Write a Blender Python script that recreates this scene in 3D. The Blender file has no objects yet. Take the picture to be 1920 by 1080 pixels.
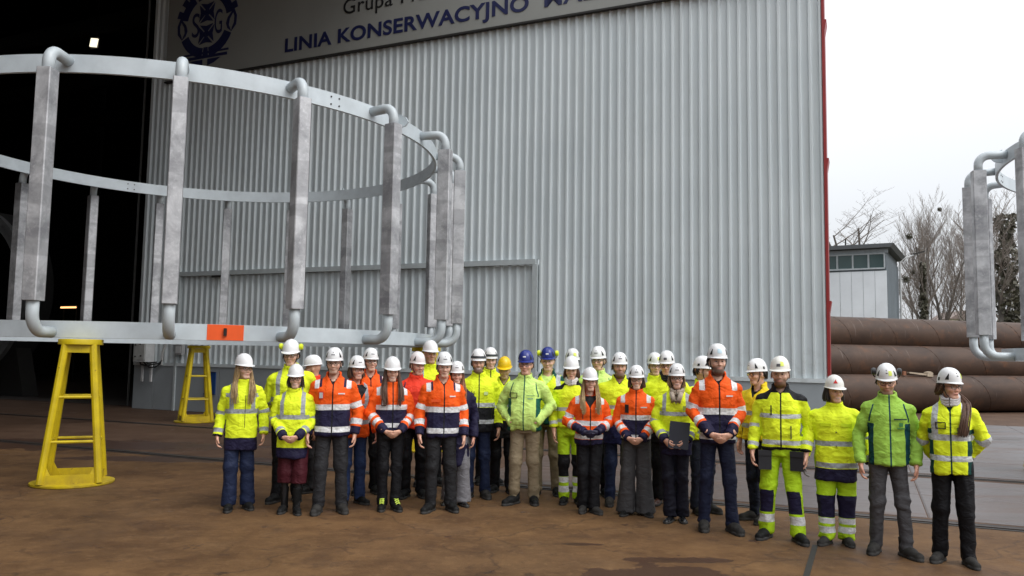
import bpy, math, random, time
import numpy as np
from mathutils import Matrix, Vector
T0 = time.time()
rad = math.radians
scene = bpy.context.scene
COL = scene.collection

# ------------------------------------------------------------------ camera
CAM_H = 1.8
PITCH, ROLL = 0.0842, 0.0157
cam = bpy.data.cameras.new("camera")
cam.sensor_width = 36.0
cam.lens = 28.17
cam.clip_start = 0.1
cam.clip_end = 3000
cam_ob = bpy.data.objects.new("camera", cam)
COL.objects.link(cam_ob)
_fw = Vector((0, math.cos(PITCH), math.sin(PITCH)))
_up = Vector((0, -math.sin(PITCH), math.cos(PITCH)))
_rt = Vector((1, 0, 0))
_cx = _rt * math.cos(ROLL) + _up * math.sin(ROLL)
_cy = _up * math.cos(ROLL) - _rt * math.sin(ROLL)
_m = Matrix((_cx, _cy, -_fw)).transposed().to_4x4()
_m.translation = (0, 0, CAM_H)
cam_ob.matrix_world = _m
scene.camera = cam_ob

# ------------------------------------------------------------------ overcast daylight
SUN_EL, SUN_AZ = 48.0, 126.0            # azimuth measured from +Y (view direction) towards +X
w = bpy.data.worlds.new("World")
scene.world = w
w.use_nodes = True
nt = w.node_tree
nt.nodes.clear()
n_out = nt.nodes.new("ShaderNodeOutputWorld")
n_bg = nt.nodes.new("ShaderNodeBackground")
n_sky = nt.nodes.new("ShaderNodeTexSky")
n_sky.sky_type = 'NISHITA'
n_sky.sun_disc = False
n_sky.sun_elevation = rad(SUN_EL)
n_sky.sun_rotation = rad(SUN_AZ)
n_sky.air_density = 1.0
n_sky.dust_density = 4.0
n_hsv = nt.nodes.new("ShaderNodeHueSaturation")
n_hsv.inputs["Saturation"].default_value = 0.25
nt.links.new(n_sky.outputs[0], n_hsv.inputs["Color"])
# cloud layer: the standard overcast sky, about three times brighter overhead than at the horizon
n_geo = nt.nodes.new("ShaderNodeTexCoord")
n_sep = nt.nodes.new("ShaderNodeSeparateXYZ")
nt.links.new(n_geo.outputs["Generated"], n_sep.inputs[0])
n_ramp = nt.nodes.new("ShaderNodeMapRange")
n_ramp.inputs["From Min"].default_value = 0.0
n_ramp.inputs["From Max"].default_value = 1.0
n_ramp.inputs["To Min"].default_value = 6.4
n_ramp.inputs["To Max"].default_value = 20.0
nt.links.new(n_sep.outputs["Z"], n_ramp.inputs["Value"])
n_noise = nt.nodes.new("ShaderNodeTexNoise")
n_noise.inputs["Scale"].default_value = 1.6
n_noise.inputs["Detail"].default_value = 4
nt.links.new(n_geo.outputs["Generated"], n_noise.inputs["Vector"])
n_nr = nt.nodes.new("ShaderNodeMapRange")
n_nr.inputs["To Min"].default_value = 0.92
n_nr.inputs["To Max"].default_value = 1.08
nt.links.new(n_noise.outputs["Fac"], n_nr.inputs["Value"])
n_mul = nt.nodes.new("ShaderNodeMath"); n_mul.operation = 'MULTIPLY'
nt.links.new(n_ramp.outputs[0], n_mul.inputs[0]); nt.links.new(n_nr.outputs[0], n_mul.inputs[1])
n_cl = nt.nodes.new("ShaderNodeMix"); n_cl.data_type = 'RGBA'; n_cl.blend_type = 'MULTIPLY'
n_cl.inputs["Factor"].default_value = 1.0
n_cl.inputs["A"].default_value = (0.94, 0.975, 1.02, 1)
nt.links.new(n_mul.outputs[0], n_cl.inputs["B"])
n_mix = nt.nodes.new("ShaderNodeMix"); n_mix.data_type = 'RGBA'
n_mix.inputs["Factor"].default_value = 0.85
nt.links.new(n_hsv.outputs[0], n_mix.inputs["A"])
nt.links.new(n_cl.outputs["Result"], n_mix.inputs["B"])
nt.links.new(n_mix.outputs["Result"], n_bg.inputs["Color"])
n_bg.inputs["Strength"].default_value = 0.119
nt.links.new(n_bg.outputs[0], n_out.inputs["Surface"])

sun = bpy.data.lights.new("sun", 'SUN')
sun.energy = 1.5
sun.angle = rad(35)
sun.color = (1.0, 0.975, 0.94)
sun_ob = bpy.data.objects.new("sun", sun)
COL.objects.link(sun_ob)
_a, _e = rad(SUN_AZ), rad(SUN_EL)
_d = Vector((math.sin(_a) * math.cos(_e), math.cos(_a) * math.cos(_e), math.sin(_e)))
sun_ob.rotation_euler = _d.to_track_quat('Z', 'Y').to_euler()
sun_ob.location = (30, -20, 40)

vs = scene.view_settings
scene.display_settings.display_device = 'sRGB'
vs.view_transform = 'Standard'
vs.look = 'None'
vs.exposure = 0.0
vs.gamma = 1.0
vs.use_curve_mapping = False
scene.render.engine = 'CYCLES'
scene.cycles.max_bounces = 6
scene.cycles.use_denoising = True

# ------------------------------------------------------------------ materials
MATS = {}
def _nodes(name):
    m = bpy.data.materials.new(name)
    m.use_nodes = True
    t = m.node_tree
    b = t.nodes["Principled BSDF"]
    return m, t, b

def N(t, kind, **kw):
    n = t.nodes.new(kind)
    for k, v in kw.items():
        if k.startswith("i_"):
            n.inputs[k[2:].replace("_", " ")].default_value = v
        else:
            setattr(n, k, v)
    return n

def mixc(t, fac, a, b, blend='MIX'):
    n = t.nodes.new("ShaderNodeMix"); n.data_type = 'RGBA'; n.blend_type = blend
    for sock, v in (("Factor", fac), ("A", a), ("B", b)):
        s = [i for i in n.inputs if i.name == sock and (i.type == 'RGBA' if sock != "Factor" else i.type == 'VALUE')][0]
        if hasattr(v, "is_output"):
            t.links.new(v, s)
        else:
            s.default_value = v if sock == "Factor" else tuple(v)[:3] + (1,)
    return [o for o in n.outputs if o.type == 'RGBA'][0]

def math_n(t, op, a, b=None, clamp=False):
    n = t.nodes.new("ShaderNodeMath"); n.operation = op; n.use_clamp = clamp
    for i, v in enumerate((a, b)):
        if v is None: continue
        if hasattr(v, "is_output"): t.links.new(v, n.inputs[i])
        else: n.inputs[i].default_value = v
    return n.outputs[0]

def ramp(t, src, p0, p1, c0=(0, 0, 0), c1=(1, 1, 1)):
    n = t.nodes.new("ShaderNodeValToRGB")
    n.color_ramp.elements[0].position = p0; n.color_ramp.elements[0].color = tuple(c0) + (1,)
    n.color_ramp.elements[1].position = p1; n.color_ramp.elements[1].color = tuple(c1) + (1,)
    t.links.new(src, n.inputs[0])
    return n.outputs[0]

def noise(t, scale, detail=4, rough=0.55, vec=None, scl=None, dist=0.0):
    n = t.nodes.new("ShaderNodeTexNoise")
    n.inputs["Scale"].default_value = scale; n.inputs["Detail"].default_value = detail
    n.inputs["Roughness"].default_value = rough; n.inputs["Distortion"].default_value = dist
    if vec is None:
        vec = t.nodes.new("ShaderNodeTexCoord").outputs["Object"]
    if scl is not None:
        mp = t.nodes.new("ShaderNodeMapping"); mp.inputs["Scale"].default_value = scl
        t.links.new(vec, mp.inputs[0]); vec = mp.outputs[0]
    t.links.new(vec, n.inputs["Vector"])
    return n.outputs["Fac"]

def bump(t, b, h, strength=0.3, dist=0.01):
    n = t.nodes.new("ShaderNodeBump")
    n.inputs["Strength"].default_value = strength; n.inputs["Distance"].default_value = dist
    t.links.new(h, n.inputs["Height"]); t.links.new(n.outputs[0], b.inputs["Normal"])

def setp(b, rough=None, metal=None, spec=None, col=None):
    if rough is not None: b.inputs["Roughness"].default_value = rough
    if metal is not None: b.inputs["Metallic"].default_value = metal
    if spec is not None: b.inputs["Specular IOR Level"].default_value = spec
    if col is not None: b.inputs["Base Color"].default_value = tuple(col)[:3] + (1,)

def geopos(t):
    return t.nodes.new("ShaderNodeNewGeometry").outputs["Position"]

def plain(name, col, rough=0.6, metal=0.0, var=0.12, scale=6.0, spec=0.5, bmp=0.0):
    """painted / plain surface with a little dirt variation"""
    if name in MATS: return MATS[name]
    m, t, b = _nodes(name)
    f = noise(t, scale, 5, 0.6)
    lo = [c * (1 - var) for c in col]; hi = [min(1, c * (1 + var)) for c in col]
    t.links.new(ramp(t, f, 0.3, 0.7, lo, hi), b.inputs["Base Color"])
    setp(b, rough, metal, spec)
    if bmp: bump(t, b, noise(t, scale * 6, 3), bmp, 0.004)
    MATS[name] = m
    return m

def cloth(base, dark, refl, trim=(0.012, 0.012, 0.014), rough=0.62):
    """woven cloth whose printed / sewn-on colour areas come from distance attributes of the garment mesh"""
    key = "cloth_%s_%s_%s_%s" % tuple("".join("%02x" % int(min(255, c * 255)) for c in k) for k in (base, dark, refl, trim))
    if key in MATS: return MATS[key]
    m, t, b = _nodes(key)
    f = noise(t, 9, 4, 0.6)
    col = ramp(t, f, 0.25, 0.75, [c * 0.86 for c in base], [min(1, c * 1.06) for c in base])
    def attr(n):
        a = t.nodes.new("ShaderNodeAttribute"); a.attribute_name = n
        return math_n(t, 'GREATER_THAN', a.outputs["Fac"], 0.0)
    md, mr, mt = attr("m_dark"), attr("m_refl"), attr("m_trim")
    dcol = ramp(t, f, 0.3, 0.7, [c * 0.8 for c in dark], [c * 1.25 for c in dark])
    col = mixc(t, md, col, dcol)
    rcol = ramp(t, noise(t, 40, 3), 0.3, 0.7, [c * 0.8 for c in refl], [min(1, c * 1.1) for c in refl])
    col = mixc(t, mr, col, rcol)
    col = mixc(t, mt, col, trim)
    t.links.new(col, b.inputs["Base Color"])
    r = math_n(t, 'MULTIPLY_ADD', mr, -0.3); 
    r.node.inputs[2].default_value = rough
    t.links.new(r, b.inputs["Roughness"])
    setp(b, None, 0.0, 0.16)
    h = noise(t, 11, 2, 0.45, scl=(1, 1, 1.4), dist=1.2)
    bump(t, b, h, 0.5, 0.03)
    MATS[key] = m
    return m

def m_skin():
    if "skin" in MATS: return MATS["skin"]
    m, t, b = _nodes("skin")
    a = t.nodes.new("ShaderNodeAttribute"); a.attribute_name = "tone"
    f = noise(t, 30, 3)
    c = mixc(t, 0.35, a.outputs["Color"], mixc(t, f, (0.75, 0.75, 0.75), (1.2, 1.1, 1.1)), 'MULTIPLY')
    t.links.new(c, b.inputs["Base Color"])
    setp(b, 0.5, 0, 0.4)
    b.inputs["Subsurface Weight"].default_value = 0.08
    b.inputs["Subsurface Radius"].default_value = (0.012, 0.005, 0.003)
    MATS["skin"] = m
    return m

def m_hair(col):
    key = "hair_%02x%02x%02x" % tuple(int(c * 255) for c in col)
    if key in MATS: return MATS[key]
    m, t, b = _nodes(key)
    f = noise(t, 60, 3, scl=(1, 1, 0.1))
    t.links.new(ramp(t, f, 0.3, 0.7, [c * 0.55 for c in col], [min(1, c * 1.4) for c in col]), b.inputs["Base Color"])
    setp(b, 0.45, 0, 0.5)
    MATS[key] = m
    return m

def m_glass(name, col=(1, 1, 1), alpha=0.10):
    """thin clear lens: lets light straight through with a faint sheen"""
    if name in MATS: return MATS[name]
    m = bpy.data.materials.new(name); m.use_nodes = True
    t = m.node_tree; t.nodes.clear()
    o = t.nodes.new("ShaderNodeOutputMaterial"); mx = t.nodes.new("ShaderNodeMixShader")
    tr = t.nodes.new("ShaderNodeBsdfTransparent"); gl = t.nodes.new("ShaderNodeBsdfGlossy")
    tr.inputs[0].default_value = tuple(col) + (1,); gl.inputs["Roughness"].default_value = 0.05
    mx.inputs[0].default_value = alpha
    t.links.new(tr.outputs[0], mx.inputs[1]); t.links.new(gl.outputs[0], mx.inputs[2]); t.links.new(mx.outputs[0], o.inputs[0])
    MATS[name] = m
    return m

def m_emit(name, col, strength):
    m, t, b = _nodes(name)
    setp(b, 0.5, 0, 0.5, (0.8, 0.8, 0.8))
    b.inputs["Emission Color"].default_value = tuple(col) + (1,)
    b.inputs["Emission Strength"].default_value = strength
    MATS[name] = m
    return m

def m_wallpaint():
    m, t, b = _nodes("wall_paint")
    pos = geopos(t)
    big = noise(t, 0.35, 5, 0.6, pos)
    streak = noise(t, 1.0, 5, 0.65, pos, scl=(5.0, 5.0, 0.25))
    c = ramp(t, big, 0.3, 0.75, (0.60, 0.655, 0.675), (0.69, 0.74, 0.755))
    c = mixc(t, math_n(t, 'MULTIPLY', ramp(t, streak, 0.52, 0.8), 0.35), c, (0.44, 0.46, 0.44))
    sz = t.nodes.new('ShaderNodeSeparateXYZ'); t.links.new(pos, sz.inputs[0])
    lowm = N(t, 'ShaderNodeMapRange', clamp=True); lowm.inputs['From Min'].default_value = 3.4; lowm.inputs['From Max'].default_value = 1.3
    t.links.new(sz.outputs['Z'], lowm.inputs['Value'])
    scuff = ramp(t, noise(t, 1.7, 7, 0.7, pos), 0.5, 0.72)
    c = mixc(t, math_n(t, 'MULTIPLY', math_n(t, 'MULTIPLY', lowm.outputs[0], scuff), 0.55), c, (0.30, 0.29, 0.26))
    t.links.new(c, b.inputs["Base Color"])
    setp(b, 0.42, 0, 0.4)
    bump(t, b, noise(t, 3.0, 3, 0.5, pos, scl=(1, 1, 0.3)), 0.15, 0.02)
    MATS["wall_paint"] = m
    return m

def m_aluminium():
    """cast anode bars: dull metal, cloudy white oxide and darker handling marks across the bar"""
    m, t, b = _nodes("cast_aluminium")
    tc = t.nodes.new("ShaderNodeTexCoord").outputs["Object"]
    oi = t.nodes.new("ShaderNodeObjectInfo").outputs["Random"]
    ad = t.nodes.new("ShaderNodeVectorMath"); ad.operation = 'ADD'
    cb = t.nodes.new("ShaderNodeCombineXYZ")
    for i in range(3): t.links.new(math_n(t, 'MULTIPLY', oi, 57.0 + 9 * i), cb.inputs[i])
    t.links.new(tc, ad.inputs[0]); t.links.new(cb.outputs[0], ad.inputs[1])
    v = ad.outputs[0]
    a = noise(t, 2.2, 6, 0.65, v, dist=0.4)
    c = ramp(t, a, 0.37, 0.63, (0.30, 0.303, 0.318), (0.60, 0.605, 0.62))
    sp = noise(t, 14, 6, 0.7, v)
    c = mixc(t, math_n(t, 'MULTIPLY', ramp(t, sp, 0.52, 0.70), 0.5), c, (0.74, 0.74, 0.76))
    band = noise(t, 1.0, 2, 0.4, v, scl=(0.3, 0.3, 3.2))
    c = mixc(t, math_n(t, 'MULTIPLY', ramp(t, band, 0.56, 0.59), 0.40), c, (0.24, 0.24, 0.255))
    t.links.new(c, b.inputs["Base Color"])
    setp(b, 0.5, 0.35, 0.5)
    bump(t, b, sp, 0.25, 0.01)
    MATS["cast_aluminium"] = m
    return m

def m_rustpipe():
    m, t, b = _nodes("rusty_steel")
    tc = t.nodes.new("ShaderNodeTexCoord").outputs["Object"]
    oi = t.nodes.new("ShaderNodeObjectInfo").outputs["Random"]
    ad = t.nodes.new("ShaderNodeVectorMath"); ad.operation = 'ADD'
    cb = t.nodes.new("ShaderNodeCombineXYZ")
    t.links.new(math_n(t, 'MULTIPLY', oi, 93.0), cb.inputs[0])
    t.links.new(tc, ad.inputs[0]); t.links.new(cb.outputs[0], ad.inputs[1])
    v = ad.outputs[0]
    a = noise(t, 1.3, 6, 0.65, v, scl=(0.55, 1, 1), dist=0.5)
    c = ramp(t, a, 0.32, 0.72, (0.045, 0.028, 0.021), (0.092, 0.053, 0.035))
    o = noise(t, 2.6, 5, 0.6, v, scl=(0.8, 1, 1))
    c = mixc(t, math_n(t, 'MULTIPLY', ramp(t, o, 0.56, 0.75), 0.55), c, (0.16, 0.066, 0.028))
    # chalky scratches that follow the spiral of the rolled strip
    mp = t.nodes.new("ShaderNodeMapping"); mp.inputs["Rotation"].default_value = (0, 0, rad(32)); mp.inputs["Scale"].default_value = (9, 0.55, 0.9)
    t.links.new(v, mp.inputs[0])
    s = noise(t, 1.6, 3, 0.5, mp.outputs[0])
    c = mixc(t, math_n(t, 'MULTIPLY', ramp(t, s, 0.66, 0.74), 0.45), c, (0.20, 0.155, 0.135))
    t.links.new(c, b.inputs["Base Color"])
    setp(b, 0.55, 0.0, 0.22)
    bump(t, b, a, 0.06, 0.02)
    MATS["rusty_steel"] = m
    return m

def m_ground():
    """old yard slab: rust-brown film over concrete, greyer towards the open yard on the right, wet stains"""
    m, t, b = _nodes("yard_ground")
    pos = geopos(t)
    big = noise(t, 0.25, 6, 0.6, pos)
    mid = noise(t, 1.3, 8, 0.68, pos)
    fine = noise(t, 7, 8, 0.72, pos)
    c = ramp(t, mid, 0.36, 0.66, (0.092, 0.047, 0.021), (0.178, 0.097, 0.042))
    c = mixc(t, ramp(t, big, 0.40, 0.62), c, ramp(t, mid, 0.38, 0.64, (0.080, 0.043, 0.021), (0.138, 0.077, 0.036)))
    c = mixc(t, math_n(t, 'MULTIPLY', ramp(t, fine, 0.52, 0.70), 0.45), c, (0.215, 0.124, 0.058))
    isl = noise(t, 3.2, 7, 0.66, pos, dist=0.5)
    c = mixc(t, math_n(t, 'MULTIPLY', ramp(t, isl, 0.57, 0.64), 0.5), c, (0.055, 0.030, 0.018))
    dust = noise(t, 0.8, 6, 0.7, pos)
    c = mixc(t, math_n(t, 'MULTIPLY', ramp(t, dust, 0.55, 0.72), 0.40), c, (0.205, 0.125, 0.066))
    # across the rails the slab is pinker and greyer
    sx = t.nodes.new("ShaderNodeSeparateXYZ"); t.links.new(pos, sx.inputs[0])
    nn = math_n(t, 'ADD', math_n(t, 'MULTIPLY', sx.outputs["X"], 0.406), math_n(t, 'MULTIPLY', sx.outputs["Y"], 0.914))
    nn = math_n(t, 'ADD', nn, math_n(t, 'MULTIPLY', mid, 0.5))
    back = N(t, "ShaderNodeMapRange", clamp=True); back.inputs["From Min"].default_value = 10.35; back.inputs["From Max"].default_value = 10.75
    t.links.new(nn, back.inputs["Value"])
    gcol = ramp(t, mid, 0.3, 0.7, (0.062, 0.034, 0.022), (0.112, 0.070, 0.050))
    c = mixc(t, math_n(t, 'MULTIPLY', back.outputs[0], 0.85), c, gcol)
    # far field: grassy waste ground
    far = N(t, "ShaderNodeMapRange", clamp=True); far.inputs["From Min"].default_value = 42; far.inputs["From Max"].default_value = 50
    t.links.new(sx.outputs["Y"], far.inputs["Value"])
    c = mixc(t, far.outputs[0], c, (0.09, 0.085, 0.05))
    # wet patches and oil spots
    wet = noise(t, 0.42, 6, 0.62, pos, dist=0.6)
    spots = noise(t, 2.3, 6, 0.68, pos)
    wm = math_n(t, 'MAXIMUM', math_n(t, 'MULTIPLY', ramp(t, wet, 0.58, 0.70), 0.75), ramp(t, spots, 0.635, 0.665))
    def blob(x, y, rx, ry):
        dx = math_n(t, 'DIVIDE', math_n(t, 'SUBTRACT', sx.outputs["X"], x), rx)
        dy = math_n(t, 'DIVIDE', math_n(t, 'SUBTRACT', sx.outputs["Y"], y), ry)
        d = math_n(t, 'SQRT', math_n(t, 'ADD', math_n(t, 'MULTIPLY', dx, dx), math_n(t, 'MULTIPLY', dy, dy)))
        d = math_n(t, 'ADD', d, math_n(t, 'MULTIPLY', math_n(t, 'SUBTRACT', spots, 0.5), 2.2))
        return ramp(t, math_n(t, 'SUBTRACT', 1.25, d), 0.20, 0.30)
    for q in ((1.35, 6.75, 0.62, 0.42), (0.05, 6.55, 0.35, 0.2), (-8.8, 15.3, 4.0, 0.85), (-5.3, 13.5, 2.2, 0.35), (1.55, 7.35, 0.5, 0.10), (0.72, 7.9, 0.2, .06)):
        wm = math_n(t, 'MAXIMUM', wm, blob(*q))
    c = mixc(t, math_n(t, 'MULTIPLY', wm, 0.82), c, (0.050, 0.027, 0.020))
    crack = N(t, "ShaderNodeTexVoronoi", feature='DISTANCE_TO_EDGE'); crack.inputs["Scale"].default_value = 0.35
    dv = t.nodes.new("ShaderNodeVectorMath"); dv.operation = 'ADD'
    nz = N(t, "ShaderNodeTexNoise"); nz.inputs["Scale"].default_value = 1.2; nz.inputs["Detail"].default_value = 5
    t.links.new(pos, nz.inputs["Vector"])
    t.links.new(pos, dv.inputs[0]); t.links.new(nz.outputs["Color"], dv.inputs[1])
    t.links.new(dv.outputs[0], crack.inputs["Vector"])
    ck = ramp(t, crack.outputs["Distance"], 0.0, 0.006, (1, 1, 1), (0, 0, 0))
    c = mixc(t, math_n(t, 'MULTIPLY', ck, 0.5), c, (0.04, 0.025, 0.018))
    c = mixc(t, 0.30, c, mixc(t, noise(t, 45, 3, 0.7, pos, scl=(0.7, 1.3, 1)), (0.35, 0.33, 0.30), (1.55, 1.55, 1.55)), 'MULTIPLY')
    t.links.new(c, b.inputs["Base Color"])
    r = math_n(t, 'MULTIPLY_ADD', wm, -0.28); r.node.inputs[2].default_value = 0.72
    t.links.new(r, b.inputs["Roughness"])
    setp(b, None, 0, 0.18)
    grit = noise(t, 60, 4, 0.7, pos)
    h = math_n(t, 'ADD', math_n(t, 'ADD', math_n(t, 'MULTIPLY', fine, 0.6), mid), math_n(t, 'MULTIPLY', grit, 0.25))
    bump(t, b, h, 0.5, 0.014)
    MATS["yard_ground"] = m
    return m

def m_slab():
    m, t, b = _nodes("wet_concrete_slab")
    pos = geopos(t)
    oi = t.nodes.new("ShaderNodeObjectInfo").outputs["Random"]
    a = noise(t, 0.9, 7, 0.65, pos, scl=(0.5, 1.6, 1))
    c = ramp(t, a, 0.3, 0.7, (0.095, 0.085, 0.084), (0.175, 0.166, 0.170))
    c = mixc(t, 0.25, c, mixc(t, oi, (0.09, 0.08, 0.075), (0.17, 0.16, 0.17)))
    sx = t.nodes.new("ShaderNodeSeparateXYZ"); t.links.new(pos, sx.inputs[0])
    along = math_n(t, 'SUBTRACT', math_n(t, 'MULTIPLY', sx.outputs["X"], 0.914), math_n(t, 'MULTIPLY', sx.outputs["Y"], 0.406))
    along = math_n(t, 'ADD', along, math_n(t, 'MULTIPLY', math_n(t, 'SUBTRACT', noise(t, 0.35, 5, 0.6, pos), 0.5), 9.0))
    fade = N(t, "ShaderNodeMapRange", clamp=True); fade.inputs["From Min"].default_value = -3.5; fade.inputs["From Max"].default_value = 2.5
    t.links.new(along, fade.inputs["Value"])
    c = mixc(t, fade.outputs[0], ramp(t, a, 0.3, 0.7, (0.062, 0.036, 0.025), (0.112, 0.074, 0.056)), c)
    rust = noise(t, 0.6, 6, 0.6, pos, scl=(0.45, 2.0, 1), dist=0.4)
    c = mixc(t, math_n(t, 'MULTIPLY', ramp(t, rust, 0.50, 0.68), 0.75), c, (0.105, 0.058, 0.040))
    t.links.new(c, b.inputs["Base Color"])
    t.links.new(ramp(t, a, 0.35, 0.65, (0.28,) * 3, (0.6,) * 3), b.inputs["Roughness"])
    setp(b, None, 0, 0.45)
    bump(t, b, noise(t, 7, 5, 0.6, pos), 0.2, 0.01)
    MATS["wet_concrete_slab"] = m
    return m

def m_galv(name, col):
    m, t, b = _nodes(name)
    pos = t.nodes.new("ShaderNodeTexCoord").outputs["Object"]
    a = noise(t, 3, 5, 0.6, pos)
    t.links.new(ramp(t, a, 0.3, 0.7, [c * 0.88 for c in col], [min(1, c * 1.08) for c in col]), b.inputs["Base Color"])
    t.links.new(ramp(t, noise(t, 5, 4, 0.6, pos), 0.3, 0.7, (0.33,) * 3, (0.5,) * 3), b.inputs["Roughness"])
    setp(b, None, 0.0, 0.5)
    MATS[name] = m
    return m

def m_yellow():
    m, t, b = _nodes("stand_yellow")
    v = t.nodes.new("ShaderNodeTexCoord").outputs["Object"]
    a = noise(t, 4, 6, 0.6, v)
    c = ramp(t, a, 0.3, 0.7, (0.50, 0.37, 0.006), (0.70, 0.53, 0.008))
    grime = noise(t, 2.2, 6, 0.65, v, scl=(1, 1, 0.4))
    c = mixc(t, math_n(t, 'MULTIPLY', ramp(t, grime, 0.5, 0.72), 0.5), c, (0.25, 0.17, 0.03))
    chip = noise(t, 16, 5, 0.7, v)
    c = mixc(t, ramp(t, chip, 0.66, 0.69), c, (0.13, 0.055, 0.025))
    sz = t.nodes.new("ShaderNodeSeparateXYZ"); t.links.new(v, sz.inputs[0])
    foot = N(t, "ShaderNodeMapRange", clamp=True); foot.inputs["From Min"].default_value = 0.22; foot.inputs["From Max"].default_value = 0.0
    t.links.new(sz.outputs["Z"], foot.inputs["Value"])
    c = mixc(t, math_n(t, 'MULTIPLY', math_n(t, 'MULTIPLY', foot.outputs[0], ramp(t, grime, 0.35, 0.6)), 0.6), c, (0.16, 0.09, 0.035))
    t.links.new(c, b.inputs["Base Color"]); setp(b, 0.45, 0, 0.4)
    bump(t, b, chip, 0.15, 0.003)
    MATS["stand_yellow"] = m
    return m

# ------------------------------------------------------------------ mesh helpers
class MB:
    """collects shapes into one mesh"""
    def __init__(self): self.v = []; self.f = []; self.m = []
    def add(self, vs, fs, mi=0):
        o = len(self.v)
        self.v.extend([tuple(map(float, v)) for v in vs])
        for f in fs: self.f.append(tuple(i + o for i in f)); self.m.append(mi)
    def box(self, c, s, mi=0, M=None):
        x, y, z = s[0] / 2, s[1] / 2, s[2] / 2
        vs = [Vector((sx * x, sy * y, sz * z)) for sx in (-1, 1) for sy in (-1, 1) for sz in (-1, 1)]
        if M is not None: vs = [M @ v for v in vs]
        vs = [v + Vector(c) for v in vs]
        self.add(vs, [(0, 1, 3, 2), (4, 6, 7, 5), (0, 4, 5, 1), (2, 3, 7, 6), (0, 2, 6, 4), (1, 5, 7, 3)], mi)
    def tube(self, pts, r, n=8, mi=0, cap=True, rs=None):
        pts = [Vector(p) for p in pts]
        if rs is None: rs = [r] * len(pts)
        rings = []
        ref = None
        for i, p in enumerate(pts):
            a = pts[max(0, i - 1)]; b = pts[min(len(pts) - 1, i + 1)]
            d = (b - a)
            if d.length < 1e-9: d = Vector((0, 0, 1))
            d.normalize()
            if ref is None:
                ref = Vector((1, 0, 0)) if abs(d.x) < 0.9 else Vector((0, 1, 0))
            u = (ref - d * ref.dot(d)).normalized(); v = d.cross(u); ref = u
            rings.append([p + (u * math.cos(2 * math.pi * k / n) + v * math.sin(2 * math.pi * k / n)) * rs[i] for k in range(n)])
        vs = [q for r_ in rings for q in r_]
        fs = []
        for i in range(len(pts) - 1):
            for k in range(n):
                k2 = (k + 1) % n
                fs.append((i * n + k, i * n + k2, (i + 1) * n + k2, (i + 1) * n + k))
        if cap:
            fs.append(tuple(range(n - 1, -1, -1))); L = (len(pts) - 1) * n
            fs.append(tuple(L + k for k in range(n)))
        self.add(vs, fs, mi)
    def lathe(self, prof, n=24, c=(0, 0, 0), mi=0):
        vs = []; fs = []
        for r, z in prof:
            for k in range(n):
                a = 2 * math.pi * k / n
                vs.append((c[0] + r * math.cos(a), c[1] + r * math.sin(a), c[2] + z))
        for i in range(len(prof) - 1):
            for k in range(n):
                k2 = (k + 1) % n
                fs.append((i * n + k, i * n + k2, (i + 1) * n + k2, (i + 1) * n + k))
        fs.append(tuple(range(n - 1, -1, -1))); L = (len(prof) - 1) * n
        fs.append(tuple(L + k for k in range(n)))
        self.add(vs, fs, mi)
    def prism(self, poly, y0, y1, mi=0, M=None):
        """2-D outline in (x, z) extruded from y0 to y1"""
        n = len(poly)
        vs = [Vector((p[0], y0, p[1])) for p in poly] + [Vector((p[0], y1, p[1])) for p in poly]
        if M is not None: vs = [M @ v for v in vs]
        fs = [tuple(range(n)), tuple(range(2 * n - 1, n - 1, -1))]
        fs += [(i, i + n, (i + 1) % n + n, (i + 1) % n) for i in range(n)]
        self.add(vs, fs, mi)
    def build(self, name, mats, parent=None, smooth=False, loc=None):
        me = bpy.data.meshes.new(name)
        me.from_pydata(self.v, [], self.f)
        if not isinstance(mats, (list, tuple)): mats = [mats]
        for m in mats: me.materials.append(m)
        if len(mats) > 1: me.polygons.foreach_set("material_index", self.m)
        me.update()
        import bmesh
        bm = bmesh.new(); bm.from_mesh(me); bmesh.ops.recalc_face_normals(bm, faces=bm.faces); bm.to_mesh(me); bm.free()
        if smooth:
            me.polygons.foreach_set("use_smooth", [True] * len(me.polygons))
            if smooth != 'all': me.set_sharp_from_angle(angle=rad(smooth if smooth is not True else 35))
        o = bpy.data.objects.new(name, me)
        COL.objects.link(o)
        if parent is not None: o.parent = parent
        if loc is not None: o.location = loc
        return o

def np_mesh(name, V, F, mats, parent=None, attrs=None, colors=None, mi=None):
    me = bpy.data.meshes.new(name)
    V = np.asarray(V, np.float32); F = np.asarray(F, np.int32)
    k = F.shape[1]
    me.vertices.add(len(V)); me.vertices.foreach_set("co", V.ravel())
    me.loops.add(F.size); me.loops.foreach_set("vertex_index", F.ravel())
    me.polygons.add(len(F)); me.polygons.foreach_set("loop_start", np.arange(0, F.size, k, dtype=np.int32))
    me.update(calc_edges=True)
    me.polygons.foreach_set("use_smooth", np.ones(len(F), bool))
    for m in (mats if isinstance(mats, (list, tuple)) else [mats]): me.materials.append(m)
    if mi is not None: me.polygons.foreach_set("material_index", np.asarray(mi, np.int32))
    for nm, a in (attrs or {}).items():
        at = me.attributes.new(nm, 'FLOAT', 'POINT'); at.data.foreach_set("value", np.asarray(a, np.float32))
    if colors is not None:
        at = me.attributes.new("tone", 'FLOAT_COLOR', 'POINT')
        c4 = np.ones((len(V), 4), np.float32); c4[:, :3] = colors
        at.data.foreach_set("color", c4.ravel())
    me.validate(verbose=False)
    o = bpy.data.objects.new(name, me)
    COL.objects.link(o)
    if parent is not None: o.parent = parent
    return o

def empty(name, loc=(0, 0, 0), rz=0.0):
    o = bpy.data.objects.new(name, None); COL.objects.link(o)
    o.location = loc; o.rotation_euler = (0, 0, rz); o.empty_display_size = 0.2
    return o

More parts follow.
